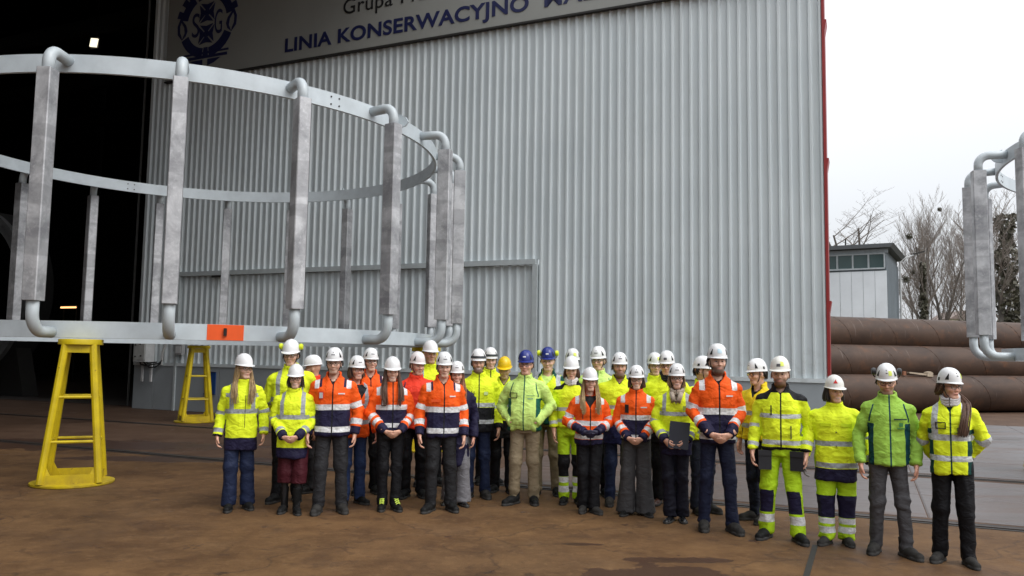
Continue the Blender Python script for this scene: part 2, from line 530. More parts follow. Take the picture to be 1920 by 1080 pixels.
def tag(o, label=None, cat=None, group=None, kind=None):
    if label: o["label"] = label
    if cat: o["category"] = cat
    if group: o["group"] = group
    if kind: o["kind"] = kind
    return o

def copy_tree(o, parent=None):
    c = o.copy(); COL.objects.link(c)
    if parent is not None: c.parent = parent
    for ch in list(o.children): copy_tree(ch, c)
    return c

# ================================================================== THE SETTING
WA, WD = -0.4181, 18.116
CA, SA = math.cos(WA), math.sin(WA)
def Wp(s, n, z):                                   # hall coordinates: s along the front, n behind it
    return Vector((s * CA - (WD + n) * SA, s * SA + (WD + n) * CA, z))
HALL_M = Matrix(((CA, -SA, 0, -WD * SA), (SA, CA, 0, WD * CA), (0, 0, 1, 0), (0, 0, 0, 1)))   # (s, n, z) -> world

PAINT = m_wallpaint()
GROUND = m_ground()
SLAB = m_slab()
ALU = m_aluminium()
RUST = m_rustpipe()
M_SKIRT = plain("skirting_paint", (0.33, 0.36, 0.38), 0.5, var=0.10, scale=1.2, bmp=0.1)
M_SIGN = plain("sign_board", (0.30, 0.305, 0.285), 0.5, var=0.06, scale=0.5)
M_NAVYP = plain("navy_paint", (0.012, 0.016, 0.075), 0.5)
M_BLACKP = plain("black_paint", (0.012, 0.012, 0.013), 0.5)
M_RED = plain("red_flashing", (0.30, 0.022, 0.022), 0.45)
M_DARK = plain("dark_steel", (0.022, 0.020, 0.018), 0.7)
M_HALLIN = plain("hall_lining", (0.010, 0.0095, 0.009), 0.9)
M_WHITEP = m_galv("ring_paint", (0.57, 0.63, 0.665))
M_PIPEP = m_galv("elbow_paint", (0.52, 0.57, 0.595))
M_YELP = m_yellow()
M_ORGP = plain("orange_paint", (0.85, 0.10, 0.008), 0.45, var=0.05)
M_RAIL = plain("worn_rail_steel", (0.050, 0.036, 0.030), 0.45, 0.4, scale=3)
M_GREYP = plain("cabinet_grey", (0.55, 0.56, 0.56), 0.5)
M_BLUEP = plain("sign_blue", (0.012, 0.06, 0.22), 0.45)
M_CABLE = plain("cable_black", (0.015, 0.015, 0.016), 0.5)
M_LIGHTPVC = plain("conduit_pvc", (0.5, 0.5, 0.49), 0.45)
M_WOOD = plain("bare_timber", (0.42, 0.34, 0.25), 0.7, var=0.25, scale=12)

# ---- ground
g = MB()
g.add([(-900, -300, 0), (900, -300, 0), (900, 1500, 0), (-900, 1500, 0)], [(0, 1, 2, 3)])
ground = tag(g.build("ground", GROUND), kind='structure')

# ---- concrete paving across the rails on the right: single slabs with open joints
pave = tag(empty("pavement"), kind='structure')
_slab_cache = {}
rs = random.Random(5)
def slab(s0, s1, n0, n1):
    key = (round(s1 - s0, 2), round(n1 - n0, 2))
    if key not in _slab_cache:
        x, y = (s1 - s0) / 2 - 0.006, (n1 - n0) / 2 - 0.006
        mb = MB()
        e = 0.02
        mb.add([(-x, -y, -0.05), (x, -y, -0.05), (x, y, -0.05), (-x, y, -0.05),
                (-x, -y, 0.0), (x, -y, 0.0), (x, y, 0.0), (-x, y, 0.0),
                (-x + e, -y + e, 0.008), (x - e, -y + e, 0.008), (x - e, y - e, 0.008), (-x + e, y - e, 0.008)],
               [(0, 1, 5, 4), (1, 2, 6, 5), (2, 3, 7, 6), (3, 0, 4, 7), (4, 5, 9, 8), (5, 6, 10, 9), (6, 7, 11, 10), (7, 4, 8, 11), (8, 9, 10, 11)])
        o = mb.build("paving_slab", SLAB, pave)
        _slab_cache[key] = o
    else:
        o = _slab_cache[key].copy(); COL.objects.link(o); o.parent = pave
    p = Wp((s0 + s1) / 2, (n0 + n1) / 2, 0.001 + rs.uniform(0, 0.004))
    o.location = p; o.rotation_euler = (rs.uniform(-.0008, .0008), rs.uniform(-.0008, .0008), WA)
for n0, n1 in ((-7.5, -5.75), (-5.75, -3.95), (-3.35, -1.3), (-1.3, 0.75), (0.75, 2.8), (2.8, 4.85), (4.85, 6.9), (6.9, 8.95)):
    for k in range(12):
        s0 = -5.4 + 3.0 * k
        slab(s0, s0 + 3.0, n0, n1)

# ---- crane rails sunk in the yard, parallel with the front
def rail(n, label):
    r = tag(empty("crane_rail", Wp(0, n, 0), WA), label, "rail", "crane rails set in the yard")
    a = MB(); a.box((-5, 0, 0.004), (70, 0.075, 0.020)); a.build("rail_head", M_RAIL, r)
    for y_, w_ in ((-0.085, 0.06), (0.10, 0.09)):
        b = MB(); b.box((-5, y_, 0.003), (70, w_, 0.006)); b.build("flange_groove", M_DARK, r)
rail(-7.75, "dark steel crane rail set in the ground just behind the people's feet")
rail(-3.62, "dark steel crane rail set in the ground further back towards the hall wall")

# dark joint in the front slab
j = MB(); j.box((0, 0, 0.002), (0.05, 1.9, 0.004))
jo = j.build("ground_joint", M_DARK); jo.location = (2.62, 7.15, 0); jo.rotation_euler = (0, 0, rad(-24)); tag(jo, kind='structure')

# ---- the hall
hall = empty("shipyard_hall"); hall.matrix_world = HALL_M
tag(hall, "huge grey corrugated shipyard hall with lettered sign and dark open doorway", "hall")
S_L, S_R, Z_TOP = -20.76, -0.78, 24.0

def cladding(name, s0, s1, z0, z1, n0=0.0, pitch=0.215, depth=0.06, phase=0.0):
    """trapezoid ribbed sheet facing -n"""
    prof = []
    k0 = math.floor((s0 - phase) / pitch) - 1
    s = phase + k0 * pitch
    while s < s1 + pitch:
        for ds, d in ((0.0, 0.0), (0.020, depth), (0.060, depth), (0.090, 0.0)):
            prof.append((s + ds, d))
        s += pitch
    pts = []
    for a, b in zip(prof, prof[1:]):
        if a[0] >= s0 and a[0] <= s1: pts.append(a)
        if a[0] < s0 < b[0]: pts.append((s0, a[1] + (b[1] - a[1]) * (s0 - a[0]) / (b[0] - a[0])))
        if a[0] < s1 < b[0]: pts.append((s1, a[1] + (b[1] - a[1]) * (s1 - a[0]) / (b[0] - a[0])))
    mb = MB()
    vs = []
    for s, d in pts: vs += [(s, n0 - d, z0), (s, n0 - d, z1)]
    fs = [(2 * i, 2 * i + 2, 2 * i + 3, 2 * i + 1) for i in range(len(pts) - 1)]
    mb.add(vs, fs)
    # back of the sheet and edges
    mb.box(((s0 + s1) / 2, n0 + 0.045, (z0 + z1) / 2), (s1 - s0, 0.07, z1 - z0 - 0.002))
    return mb.build(name, PAINT, hall)

cladding("cladding", S_L, S_R, 4.17, Z_TOP)
cladding("cladding", -7.33, S_R, 1.42, 4.168)
# the wide door set low in the front: frame, leaf sheets, lock
dr = cladding("door_leaf", -19.0, -7.46, 1.42, 4.03, n0=0.03)
fr = MB()
fr.box((-13.24, -0.045, 4.10), (11.72, 0.16, 0.13)); fr.box((-7.40, -0.045, 2.02), (0.12, 0.15, 4.03)); fr.box((-19.04, -0.045, 2.02), (0.08, 0.15, 4.03))
fr.build("door_frame", plain("frame_paint", (0.46, 0.50, 0.51), 0.45, var=.08), dr)
lk = MB(); lk.box((-17.48, -0.12, 4.0), (0.5, 0.05, 0.06))
lk.build("door_bolt", M_DARK, dr)
cladding("cladding", S_L, -19.09, 1.42, 4.168, n0=0.0)
# skirting of plain plates and its rail
cuts = [S_L, -19.9, -17.3, -14.6, -12.0, -9.6, -7.4, -5.2, -3.0, S_R]
for a, b in zip(cuts, cuts[1:]):
    m = MB(); m.box(((a + b) / 2, -0.035, 0.67), (b - a - 0.02, 0.09, 1.32)); m.build("skirting_panel", M_SKIRT, hall)
m = MB(); m.box(((S_L + S_R) / 2, -0.045, 1.375), (S_R - S_L, 0.13, 0.085)); m.build("skirting_rail", PAINT, hall)
# sign board with its writing
sb = MB(); sb.box(((-20.02 - 0.9) / 2, -0.10, 12.85), (19.12, 0.08, 5.3)); sign = sb.build("sign_board", M_SIGN, hall)
m = MB(); m.box(((-20.02 - 0.9) / 2, -0.105, 10.175), (19.16, 0.12, 0.045)); m.build("sign_shadow_line", M_DARK, sign)  # dark strip stands in for the shadow line under the board
def letters(body, s, z, size, width=None, mat=M_NAVYP, off=0.0, shear=0.0):
    c = bpy.data.curves.new("lettering", 'FONT')
    c.body = body; c.size = size; c.extrude = 0.006; c.offset = off; c.space_character = 1.04
    o = bpy.data.objects.new("lettering", c); COL.objects.link(o)
    c.materials.append(mat)
    bpy.context.view_layer.update()
    sx = 1.0
    if width: sx = width / max(0.01, o.dimensions.x)
    dg = bpy.context.evaluated_depsgraph_get()
    me = bpy.data.meshes.new_from_object(o.evaluated_get(dg)); me.name = 'lettering'
    bpy.data.objects.remove(o)
    o = bpy.data.objects.new('lettering', me); COL.objects.link(o)
    o.parent = sign
    o.matrix_local = Matrix(((sx, 0, 0, s), (0, 0, -1, -0.147), (0, 1, 0, z), (0, 0, 0, 1)))
    return o
letters("LINIA KONSERWACYJNO", -15.36, 10.49, 0.56, 7.68, off=0.014)
letters("MALARSKA", -7.26, 10.49, 0.56, 3.55, off=0.010)
letters("Grupa", -13.34, 11.29, 0.62, 1.62, M_BLACKP)
letters("Przemysłowa", -11.46, 11.29, 0.62, 3.5, M_BLACKP)
# the round yard emblem: half gear wheel, hull, two crosses, S and G
EC = (-18.40, 11.86); ER = 1.08
def arc_poly(r0, r1, a0, a1, n=20):
    p = [(EC[0] + r1 * math.cos(rad(a0 + (a1 - a0) * i / n)), EC[1] + r1 * math.sin(rad(a0 + (a1 - a0) * i / n))) for i in range(n + 1)]
    p += [(EC[0] + r0 * math.cos(rad(a1 - (a1 - a0) * i / n)), EC[1] + r0 * math.sin(rad(a1 - (a1 - a0) * i / n))) for i in range(n + 1)]
    return p
em = MB()
def flat(poly, off=0.0): em.prism([(x, z) for x, z in poly], -0.152 - off, -0.1405)
for a0, a1 in ((12, 58), (64, 116), (122, 168)):
    flat(arc_poly(0.74 * ER, 1.0 * ER, a0, a1))
for a in (20, 40, 54, 72, 90, 108, 126, 140, 160):
    flat(arc_poly(0.99 * ER, 1.17 * ER, a - 5.5, a + 5.5, 3), 0.001)
flat(arc_poly(0.74 * ER, 1.02 * ER, 205, 262)); flat(arc_poly(0.74 * ER, 1.02 * ER, 278, 335))
flat(arc_poly(0.72 * ER, 1.0 * ER, 264, 276))
def rect(x, z, w_, h_, dx=0): flat([(EC[0] + x - w_ / 2, EC[1] + z - h_ / 2), (EC[0] + x + w_ / 2, EC[1] + z - h_ / 2), (EC[0] + x + w_ / 2 + dx, EC[1] + z + h_ / 2), (EC[0] + x - w_ / 2 + dx, EC[1] + z + h_ / 2)], 0.002)
rect(0, -1.08, 1.75, 0.085); rect(0, -0.95, 1.85, 0.06)
flat([(EC[0] - 0.62, EC[1] - 1.16), (EC[0] - 0.1, EC[1] - 1.16), (EC[0] - 0.1, EC[1] - 1.36), (EC[0] - 0.35, EC[1] - 1.30)])
flat([(EC[0] + 0.62, EC[1] - 1.16), (EC[0] + 0.1, EC[1] - 1.16), (EC[0] + 0.1, EC[1] - 1.36), (EC[0] + 0.35, EC[1] - 1.30)])
def pattee(z, k):
    for q in range(4):
        c_, s_ = math.cos(q * math.pi / 2), math.sin(q * math.pi / 2)
        flat([(EC[0] + (x * c_ - y * s_) * k, EC[1] + z + (x * s_ + y * c_) * k) for x, y in ((0.05, 0.03), (0.23, 0.20), (0.19, 0.0), (0.23, -0.20), (0.05, -0.03))], 0.001 * q)
    rect(0, z, 0.12 * k, 0.12 * k)
pattee(0.33, 1.35); pattee(-0.36, 1.35)
for sd in (-1, 1):                                   # anchor-fluke drops
    x0 = sd * 0.98
    flat([(EC[0] + x0 + dx * sd, EC[1] + dz) for dx, dz in ((0.10, 0.30), (0.22, 0.05), (0.20, -0.22), (0.02, -0.42), (0.04, -0.30), (0.11, -0.16), (0.12, 0.04), (0.07, 0.16))])
    flat([(EC[0] + x0 + dx * sd, EC[1] + dz) for dx, dz in ((0.10, 0.30), (0.06, 0.16), (-0.06, -0.02), (-0.09, -0.2), (-0.02, -0.34), (0.02, -0.42), (-0.14, -0.30), (-0.20, -0.14), (-0.14, 0.04))], 0.001)
em.build("emblem", M_NAVYP, sign)
letters("S", EC[0] - 0.62, EC[1] - 0.40, 1.10, 0.30, M_NAVYP)
letters("G", EC[0] + 0.30, EC[1] - 0.40, 1.10, 0.30, M_NAVYP)
# red corner flashing in overlapping lengths
z = 0.0; k = 0
while z < Z_TOP:
    m = MB()
    h = 3.05
    m.prism([(S_R, z), (S_R + 0.055, z), (S_R + 0.06, z + h - 0.25), (S_R + 0.10, z + h), (S_R, z + h)], -0.075, 0.35)
    m.build("corner_flashing", M_RED, hall)
    z += h + 0.004
# shell behind the front: side wall, back, roof, lining, jambs
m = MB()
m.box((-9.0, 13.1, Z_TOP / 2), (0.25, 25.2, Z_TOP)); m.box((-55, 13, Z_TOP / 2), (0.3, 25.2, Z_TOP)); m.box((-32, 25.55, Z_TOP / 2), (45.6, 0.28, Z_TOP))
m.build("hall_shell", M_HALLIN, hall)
m = MB(); m.box((-8.80, 13.1, Z_TOP / 2), (0.1, 25.2, Z_TOP - 0.1)); m.build("side_cladding", PAINT, hall)
m = MB(); m.box((-32, 13.0, Z_TOP + 0.15), (46.5, 25.4, 0.3)); m.build("roof", M_DARK, hall)
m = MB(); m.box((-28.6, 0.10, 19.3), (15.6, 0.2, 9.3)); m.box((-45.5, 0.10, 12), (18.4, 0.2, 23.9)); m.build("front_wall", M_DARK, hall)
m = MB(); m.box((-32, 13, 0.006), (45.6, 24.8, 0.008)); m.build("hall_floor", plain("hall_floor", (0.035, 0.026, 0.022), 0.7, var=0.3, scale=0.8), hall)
for sx, w_ in ((-20.95, 0.28), (-21.55, 0.2), (-22.1, 0.12)):
    m = MB(); m.box((sx, 0.9 + (S_L - sx) * 0.6, 7), (w_, 0.35, 14)); m.build("jamb_column", plain("jamb_brown", (0.045, 0.034, 0.026), 0.7), hall)
for sx in (-21.25, -21.85):
    m = MB(); m.tube([(sx, 0.7, 0), (sx, 0.7, 14)], 0.035, 8); m.build("jamb_pipe", plain("jamb_grey", (0.10, 0.10, 0.095), 0.6), hall)
for k in range(4):
    m = MB(); m.box((-32, 4 + 6 * k, 18.5), (45.6, 0.4, 0.9)); m.build("roof_girder", M_DARK, hall)

# unseen blocks added outside the picture to shade the left of the hall front
wing = empty("left_shade_block"); wing.matrix_world = HALL_M
tag(wing, "unseen dark block added left of the hall to shade its front", "building")
m = MB(); m.box((-35, -20.0, 13), (20, 33, 26)); m.build("wall", plain("shade_block_dark", (0.06, 0.048, 0.04), 0.8), wing)  # dark walls so the added block bounces little light
m = MB(); m.box((-35, -20.0, 26.16), (20.4, 33.4, 0.3)); m.build("roof", M_DARK, wing)
m = MB(); m.box((-17.8, -8.5, 14.4), (15.4, 16.4, 0.8)); m.build("shade_canopy", M_DARK, wing)  # added overhead, out of view, to darken the left of the front
m = MB(); m.box((-18.6, -25.5, 11), (12.7, 21.5, 22)); m.build("low_shade_block", MATS["shade_block_dark"], wing)  # added out of view to darken the ring and ground on the left

# unseen block added behind the camera to cut off the low front sky
oh = empty("rear_shade_block"); oh.matrix_world = HALL_M
tag(oh, "unseen long dark block added behind the camera to shade the hall front", "building")
m = MB(); m.box((-26, -50, 15), (48, 20, 30)); m.build("wall", plain("shade_block_dark", (0.06, 0.048, 0.04), 0.8), oh)
m = MB(); m.box((-26, -50, 30.2), (48.6, 20.6, 0.4)); m.build("roof", M_DARK, oh)

# lamps burning in the hall
def worldpt(px, py, Y):
    u = (px - 960) / 1502.6; v = -(py - 540) / 1502.6
    u, v = math.cos(ROLL) * u - math.sin(ROLL) * v, math.sin(ROLL) * u + math.cos(ROLL) * v
    d = Vector((u, math.cos(PITCH) - math.sin(PITCH) * v, math.sin(PITCH) + math.cos(PITCH) * v))
    t = Y / d.y
    return Vector((0, 0, CAM_H)) + d * t
p = worldpt(176, 80, 40)
L = tag(empty("flood_lamp", p, WA), "lit square floodlight glowing high in the dark doorway", "lamp")
m = MB(); m.box((0, 0.14, 0), (0.62, 0.2, 0.62)); m.build("lamp_housing", M_DARK, L)
m = MB(); m.box((0, 0.0, 0), (0.50, 0.06, 0.44), M=Matrix.Rotation(rad(12), 3, 'Y')); m.build("lens", m_emit("lamp_glow", (1.0, 0.90, 0.66), 1.5), L)
m = MB(); m.tube([(0, 0.16, 0.3), (0, 0.16, Z_TOP - p.z - 0.2)], 0.03, 6); m.build("hanger", M_DARK, L)
p = worldpt(128, 576, 44)
L = tag(empty("strip_lamp", p, WA), "narrow orange lit strip low in the dark doorway", "lamp")
m = MB(); m.box((0, 0.1, 0.02), (1.3, 0.16, 0.16)); m.build("lamp_housing", M_DARK, L)
m = MB(); m.box((0, -0.0, -0.01), (1.22, 0.04, 0.09)); m.build("tube_light", m_emit("strip_glow", (1.0, 0.52, 0.2), 2.2), L)
m = MB(); m.box((-0.5, 0.14, -p.z / 2 - 0.03), (0.08, 0.06, p.z - 0.08)); m.box((0.5, 0.14, -p.z / 2 - 0.03), (0.08, 0.06, p.z - 0.08)); m.build("post", M_DARK, L)

# big flanged tube lying inside the doorway at the left picture edge
TR = 3.2
tp = tag(empty("flanged_tube", Wp(-31.48, 1.4, 3.9), WA), "large dark steel ring section with bolt-holed flange inside the doorway at the left edge", "steel tube")
tm = plain("tube_steel", (0.02, 0.02, 0.02), 0.8)
m = MB()
nn_ = 72
vs = []
for r_, y_ in ((TR, 0.19), (TR, 1.2), (TR - 0.12, 1.2), (TR - 0.12, 0.19)):
    vs += [(r_ * math.cos(2 * math.pi * k / nn_), y_, r_ * math.sin(2 * math.pi * k / nn_)) for k in range(nn_)]
m.add(vs, [(i * nn_ + k, i * nn_ + (k + 1) % nn_, ((i + 1) % 4) * nn_ + (k + 1) % nn_, ((i + 1) % 4) * nn_ + k) for i in range(4) for k in range(nn_)])
m.build("shell", tm, tp, smooth=True)
m = MB(); nh = 96
for k in range(nh):                                   # flange built as segments with a square-ish hole in each
    a0, a1 = 2 * math.pi * k / nh, 2 * math.pi * (k + 1) / nh
    def P(r_, a, y_): return (r_ * math.cos(a), y_, r_ * math.sin(a))
    am0, am1 = a0 + (a1 - a0) * 0.32, a0 + (a1 - a0) * 0.68
    for y_ in (0.0, 0.18):
        q = [P(r_, a, y_) for r_ in (TR - 0.42, TR - 0.24, TR - 0.16, TR + 0.02) for a in (a0, am0, am1, a1)]
        fs = [(i * 4 + j_, i * 4 + j_ + 1, i * 4 + j_ + 5, i * 4 + j_ + 4) for i in range(3) for j_ in range(3) if not (i == 1 and j_ == 1)]
        m.add(q, fs)
    q = [P(TR + 0.02, a0, 0), P(TR + 0.02, a1, 0), P(TR + 0.02, a1, 0.18), P(TR + 0.02, a0, 0.18)]; m.add(q, [(0, 1, 2, 3)])
    q = [P(TR - 0.42, a0, 0), P(TR - 0.42, a1, 0), P(TR - 0.42, a1, 0.18), P(TR - 0.42, a0, 0.18)]; m.add(q, [(0, 1, 2, 3)])
m.build("flange", plain("flange_steel", (0.16, 0.16, 0.16), 0.5, 0.3), tp)
for y_ in (0.7,):
    m = MB(); m.prism([(-3.0, -3.9), (3.0, -3.9), (2.4, -2.05), (1.6, -2.72), (0.8, -3.06), (0, -3.16), (-0.8, -3.06), (-1.6, -2.72), (-2.4, -2.05)], y_ - 0.3, y_ + 0.3); m.build("cradle", M_DARK, tp)

# fittings on the front near the doorway
cab = empty("electrical_cabinet"); cab.matrix_world = HALL_M @ Matrix.Translation((-20.12, -0.30, 1.80))
tag(cab, "grey electrical cabinet with cables on two legs beside the doorway", "cabinet")
m = MB(); m.box((0, 0, 0), (0.50, 0.34, 0.72)); m.build("body", M_GREYP, cab)
m = MB(); m.box((0, -0.178, 0.02), (0.44, 0.02, 0.62)); d_ = m.build("door", plain("cabinet_door", (0.46, 0.465, 0.45), 0.5), cab)
for x_, z_ in ((-0.14, 0.15), (0.05, 0.17), (-0.14, -0.2), (0.09, -0.18)):
    m = MB(); m.tube([(x_, -0.185, z_), (x_, -0.215, z_)], 0.022, 10); m.build("switch", M_BLACKP, d_)
m = MB(); m.box((0.0, -0.190, 0.28), (0.3, 0.004, 0.035)); m.build("rating_plate", M_BLACKP, d_)
m = MB(); m.box((-0.12, -0.190, 0.22), (0.14, 0.004, 0.02)); m.build("rating_plate", M_BLACKP, d_)
for x_ in (-0.17, 0.19):
    m = MB(); m.box((x_, 0.13, -0.66), (0.07, 0.05, 0.60)); m.build("leg", plain("leg_grey", (0.6, 0.6, 0.6), 0.5), cab)
m = MB()
m.tube([(-0.15, 0, -0.36), (-0.1, -0.02, -0.44), (0.1, 0, -0.47), (0.3, 0.05, -0.44), (0.5, 0.12, -0.40), (0.57, 0.16, -0.32)], 0.022, 6)
m.tube([(0.0, 0, -0.36), (0.1, -0.02, -0.42), (0.25, 0, -0.52), (0.42, 0.05, -0.52), (0.55, 0.12, -0.42), (0.58, 0.16, -0.3)], 0.022, 6)
m.tube([(0.1, 0, -0.36), (0.2, -0.02, -0.40), (0.35, 0, -0.38), (0.5, 0.05, -0.36)], 0.022, 6)
m.build("cable", M_CABLE, cab)
cd = empty("cable_conduit"); cd.matrix_world = HALL_M @ Matrix.Translation((-19.5, -0.13, 0))
tag(cd, "pale plastic cable conduit running down the wall right of the electrical cabinet", "conduit")
m = MB(); m.tube([(0.16, 0, 4.0), (0.14, 0, 2.1), (-0.04, 0, 1.75), (-0.06, 0, 1.36)], 0.035, 8); m.build("duct", M_LIGHTPVC, cd, smooth=True)
for x_, z_ in ((0.15, 3.3), (0.14, 2.3)):
    m = MB(); m.box((x_, 0.01, z_), (0.12, 0.05, 0.03)); m.build("clip", M_GREYP, cd)
jb = empty("junction_box"); jb.matrix_world = HALL_M @ Matrix.Translation((-18.83, -0.14, 1.98))
tag(jb, "small grey junction box on the ribbed wall between conduit and yellow stand", "switch box")
m = MB(); m.box((0, 0, 0), (0.26, 0.14, 0.62)); m.build("body", plain("junction_grey", (0.32, 0.32, 0.32), 0.5), jb)
for z_, h_ in ((0.14, 0.24), (-0.16, 0.2)):
    m = MB(); m.box((0, -0.075, z_), (0.2, 0.014, h_)); m.build("lid", M_GREYP, jb)
bs = empty("blue_notice"); bs.matrix_world = HALL_M @ Matrix.Translation((-17.62, -0.115, 0.86))
tag(bs, "blank dark blue notice board on the wall foot behind the rear yellow stand", "sign")
m = MB(); m.box((0, 0.01, 0), (0.40, 0.03, 0.62)); m.build("board", M_BLUEP, bs)
for z_ in (0.32, -0.32):
    m = MB(); m.box((0, -0.008, z_), (0.44, 0.04, 0.02)); m.build("frame", M_NAVYP, bs)

# ================================================================== ANODE CAGES (rings with aluminium bars)
RC, RR = (-6.349, 15.674), 4.786
PADS = [-88.7, -70.4, -52.2, -33.7, -14.6, 3.6, 17.5, 31.5, 49, 67, 84.5, 102.5, 120.5, 137.3, 155, 173, -169.5, -154, -138, -122, -106]
def band_mesh(r0, r1, z0, z1, a0=0, a1=360, n=144):
    mb = MB(); full = a1 - a0 >= 359.9
    cnt = n if full else n + 1
    vs = []
    for r_, z_ in ((r1, z0), (r1, z1), (r0, z1), (r0, z0)):
        for k in range(cnt):
            a = rad(a0 + (a1 - a0) * k / n); vs.append((r_ * math.cos(a), r_ * math.sin(a), z_))
    fs = []
    for i in range(4):
        for k in range(n):
            k2 = (k + 1) % cnt
            fs.append((i * cnt + k, i * cnt + k2, ((i + 1) % 4) * cnt + k2, ((i + 1) % 4) * cnt + k))
    if not full: fs += [(0, cnt, 2 * cnt, 3 * cnt), (n, 3 * cnt + n, 2 * cnt + n, cnt + n)]
    mb.add(vs, fs)
    return mb
def elbow(a, b, c, rb, r=0.078, n=12, seg=7):
    """pipe from a to c that turns at b with bend radius rb"""
    a, b, c = Vector(a), Vector(b), Vector(c)
    u, v = (a - b).normalized(), (c - b).normalized()
    p0, p1 = b + u * rb, b + v * rb
    o = b + (u + v) * rb
    pts = [a]
    for i in range(seg + 1):
        t = i / seg * math.pi / 2
        pts.append(o - v * rb * math.cos(t) - u * rb * math.sin(t))
    pts.append(c)
    mb = MB(); mb.tube(pts, r, n)
    return mb
PR = RR + 0.48
cage = tag(empty("anode_cage", (RC[0], RC[1], 0)), "large pale ring cage with upright aluminium bars on yellow stands at the left", "anode cage", "ring cages with aluminium bars")
tb = band_mesh(RR - 0.05, RR, 5.645, 5.90).build("top_band", M_WHITEP, cage, smooth=True)
bb = band_mesh(RR - 0.22, RR, 1.95, 2.178).build("bottom_band", M_WHITEP, cage, smooth=True)
band_mesh(RR - 0.02, RR + 0.005, 1.953, 2.175, -64.7, -58.7, 8).build("orange_marking", M_ORGP, bb)
a = rad(-61.8); m = MB(); m.box(((RR + 0.03) * math.cos(a), (RR + 0.03) * math.sin(a), 2.07), (0.03, 0.05, 0.11)); m.build("lug", M_DARK, bb)
def bolts(az0, parent, z0, inner=False):
    for da in (-0.9, 0.9):
        for dz in (-0.07, 0.05):
            m = MB(); a = rad(az0 + da); r_ = RR + 0.002 if not inner else RR - 0.052
            c_ = Vector((r_ * math.cos(a), r_ * math.sin(a), z0 + dz))
            d_ = Vector((math.cos(a), math.sin(a), 0)) * (0.008 if not inner else -0.008)
            m.tube([c_, c_ + d_], 0.014, 8); m.build("bolt", M_DARK, parent)
bolts(-43.0, tb, 5.78); bolts(129.4, tb, 5.78, True); 
def eyeplate(az):
    a = rad(az); m = MB()
    M_ = Matrix(((math.cos(a), -math.sin(a), 0), (math.sin(a), math.cos(a), 0), (0, 0, 1)))
    pts = [(0.0, -0.10), (0.14, -0.07), (0.20, 0.0), (0.14, 0.09), (0.0, 0.16)]
    vs = [M_ @ Vector((RR + x, y, 5.80 + z)) for y in (-0.015, 0.015) for x, z in pts]
    n_ = len(pts)
    m.add(vs, [tuple(range(n_)), tuple(range(2 * n_ - 1, n_ - 1, -1))] + [(i, i + n_, (i + 1) % n_ + n_, (i + 1) % n_) for i in range(n_)])
    e = m.build("eye_plate", M_WHITEP, tb)
for az in (-25, 65, 155 - 3, -115): eyeplate(az)
# one bar with its two pipe elbows, then copies round the ring
def pad_mesh():
    mb = MB(); w_, t_ = 0.094, 0.115; c_ = 0.012
    sec = [(-w_ + c_, -t_), (w_ - c_, -t_), (w_, -t_ + c_), (w_, t_ - c_), (w_ - c_, t_), (-w_ + c_, t_), (-w_, t_ - c_), (-w_, -t_ + c_)]
    zs = [2.42, 2.95, 3.5, 4.0, 4.5, 5.0, 5.51]
    vs = [(y, x, z_) for z_ in zs for x, y in sec]      # x radial = y of section
    fs = []
    for i in range(len(zs) - 1):
        for k in range(8): fs.append((i * 8 + k, i * 8 + (k + 1) % 8, (i + 1) * 8 + (k + 1) % 8, (i + 1) * 8 + k))
    fs += [tuple(range(7, -1, -1)), tuple((len(zs) - 1) * 8 + k for k in range(8))]
    mb.add(vs, fs)
    return mb
pad0 = pad_mesh().build("aluminium_bar", ALU, cage)
pr = PR - RR
e1 = elbow((-pr - 0.02, 0, 5.80), (0, 0, 5.80), (0, 0, 5.48), 0.19).build("pipe_elbow", M_PIPEP, pad0, smooth='all')
e2 = elbow((-pr - 0.02, 0, 2.02), (0, 0, 2.02), (0, 0, 2.45), 0.24).build("pipe_elbow", M_PIPEP, pad0, smooth='all')
for i, az in enumerate(PADS):
    o = pad0 if i == 0 else copy_tree(pad0, cage)
    o.location = (PR * math.cos(rad(az)), PR * math.sin(rad(az)), 0); o.rotation_euler = (0, 0, rad(az))
cage2 = copy_tree(cage)
cage2.location = (13.85, 13.50, -0.10); cage2.rotation_euler = (0, 0, rad(9.8))
cage2["label"] = "ring cage with aluminium bars cut off by the right edge before rusty pipes"
for ch in list(cage2.children):
    if ch.name.startswith("bottom_band"):
        for q in list(ch.children): bpy.data.objects.remove(q)

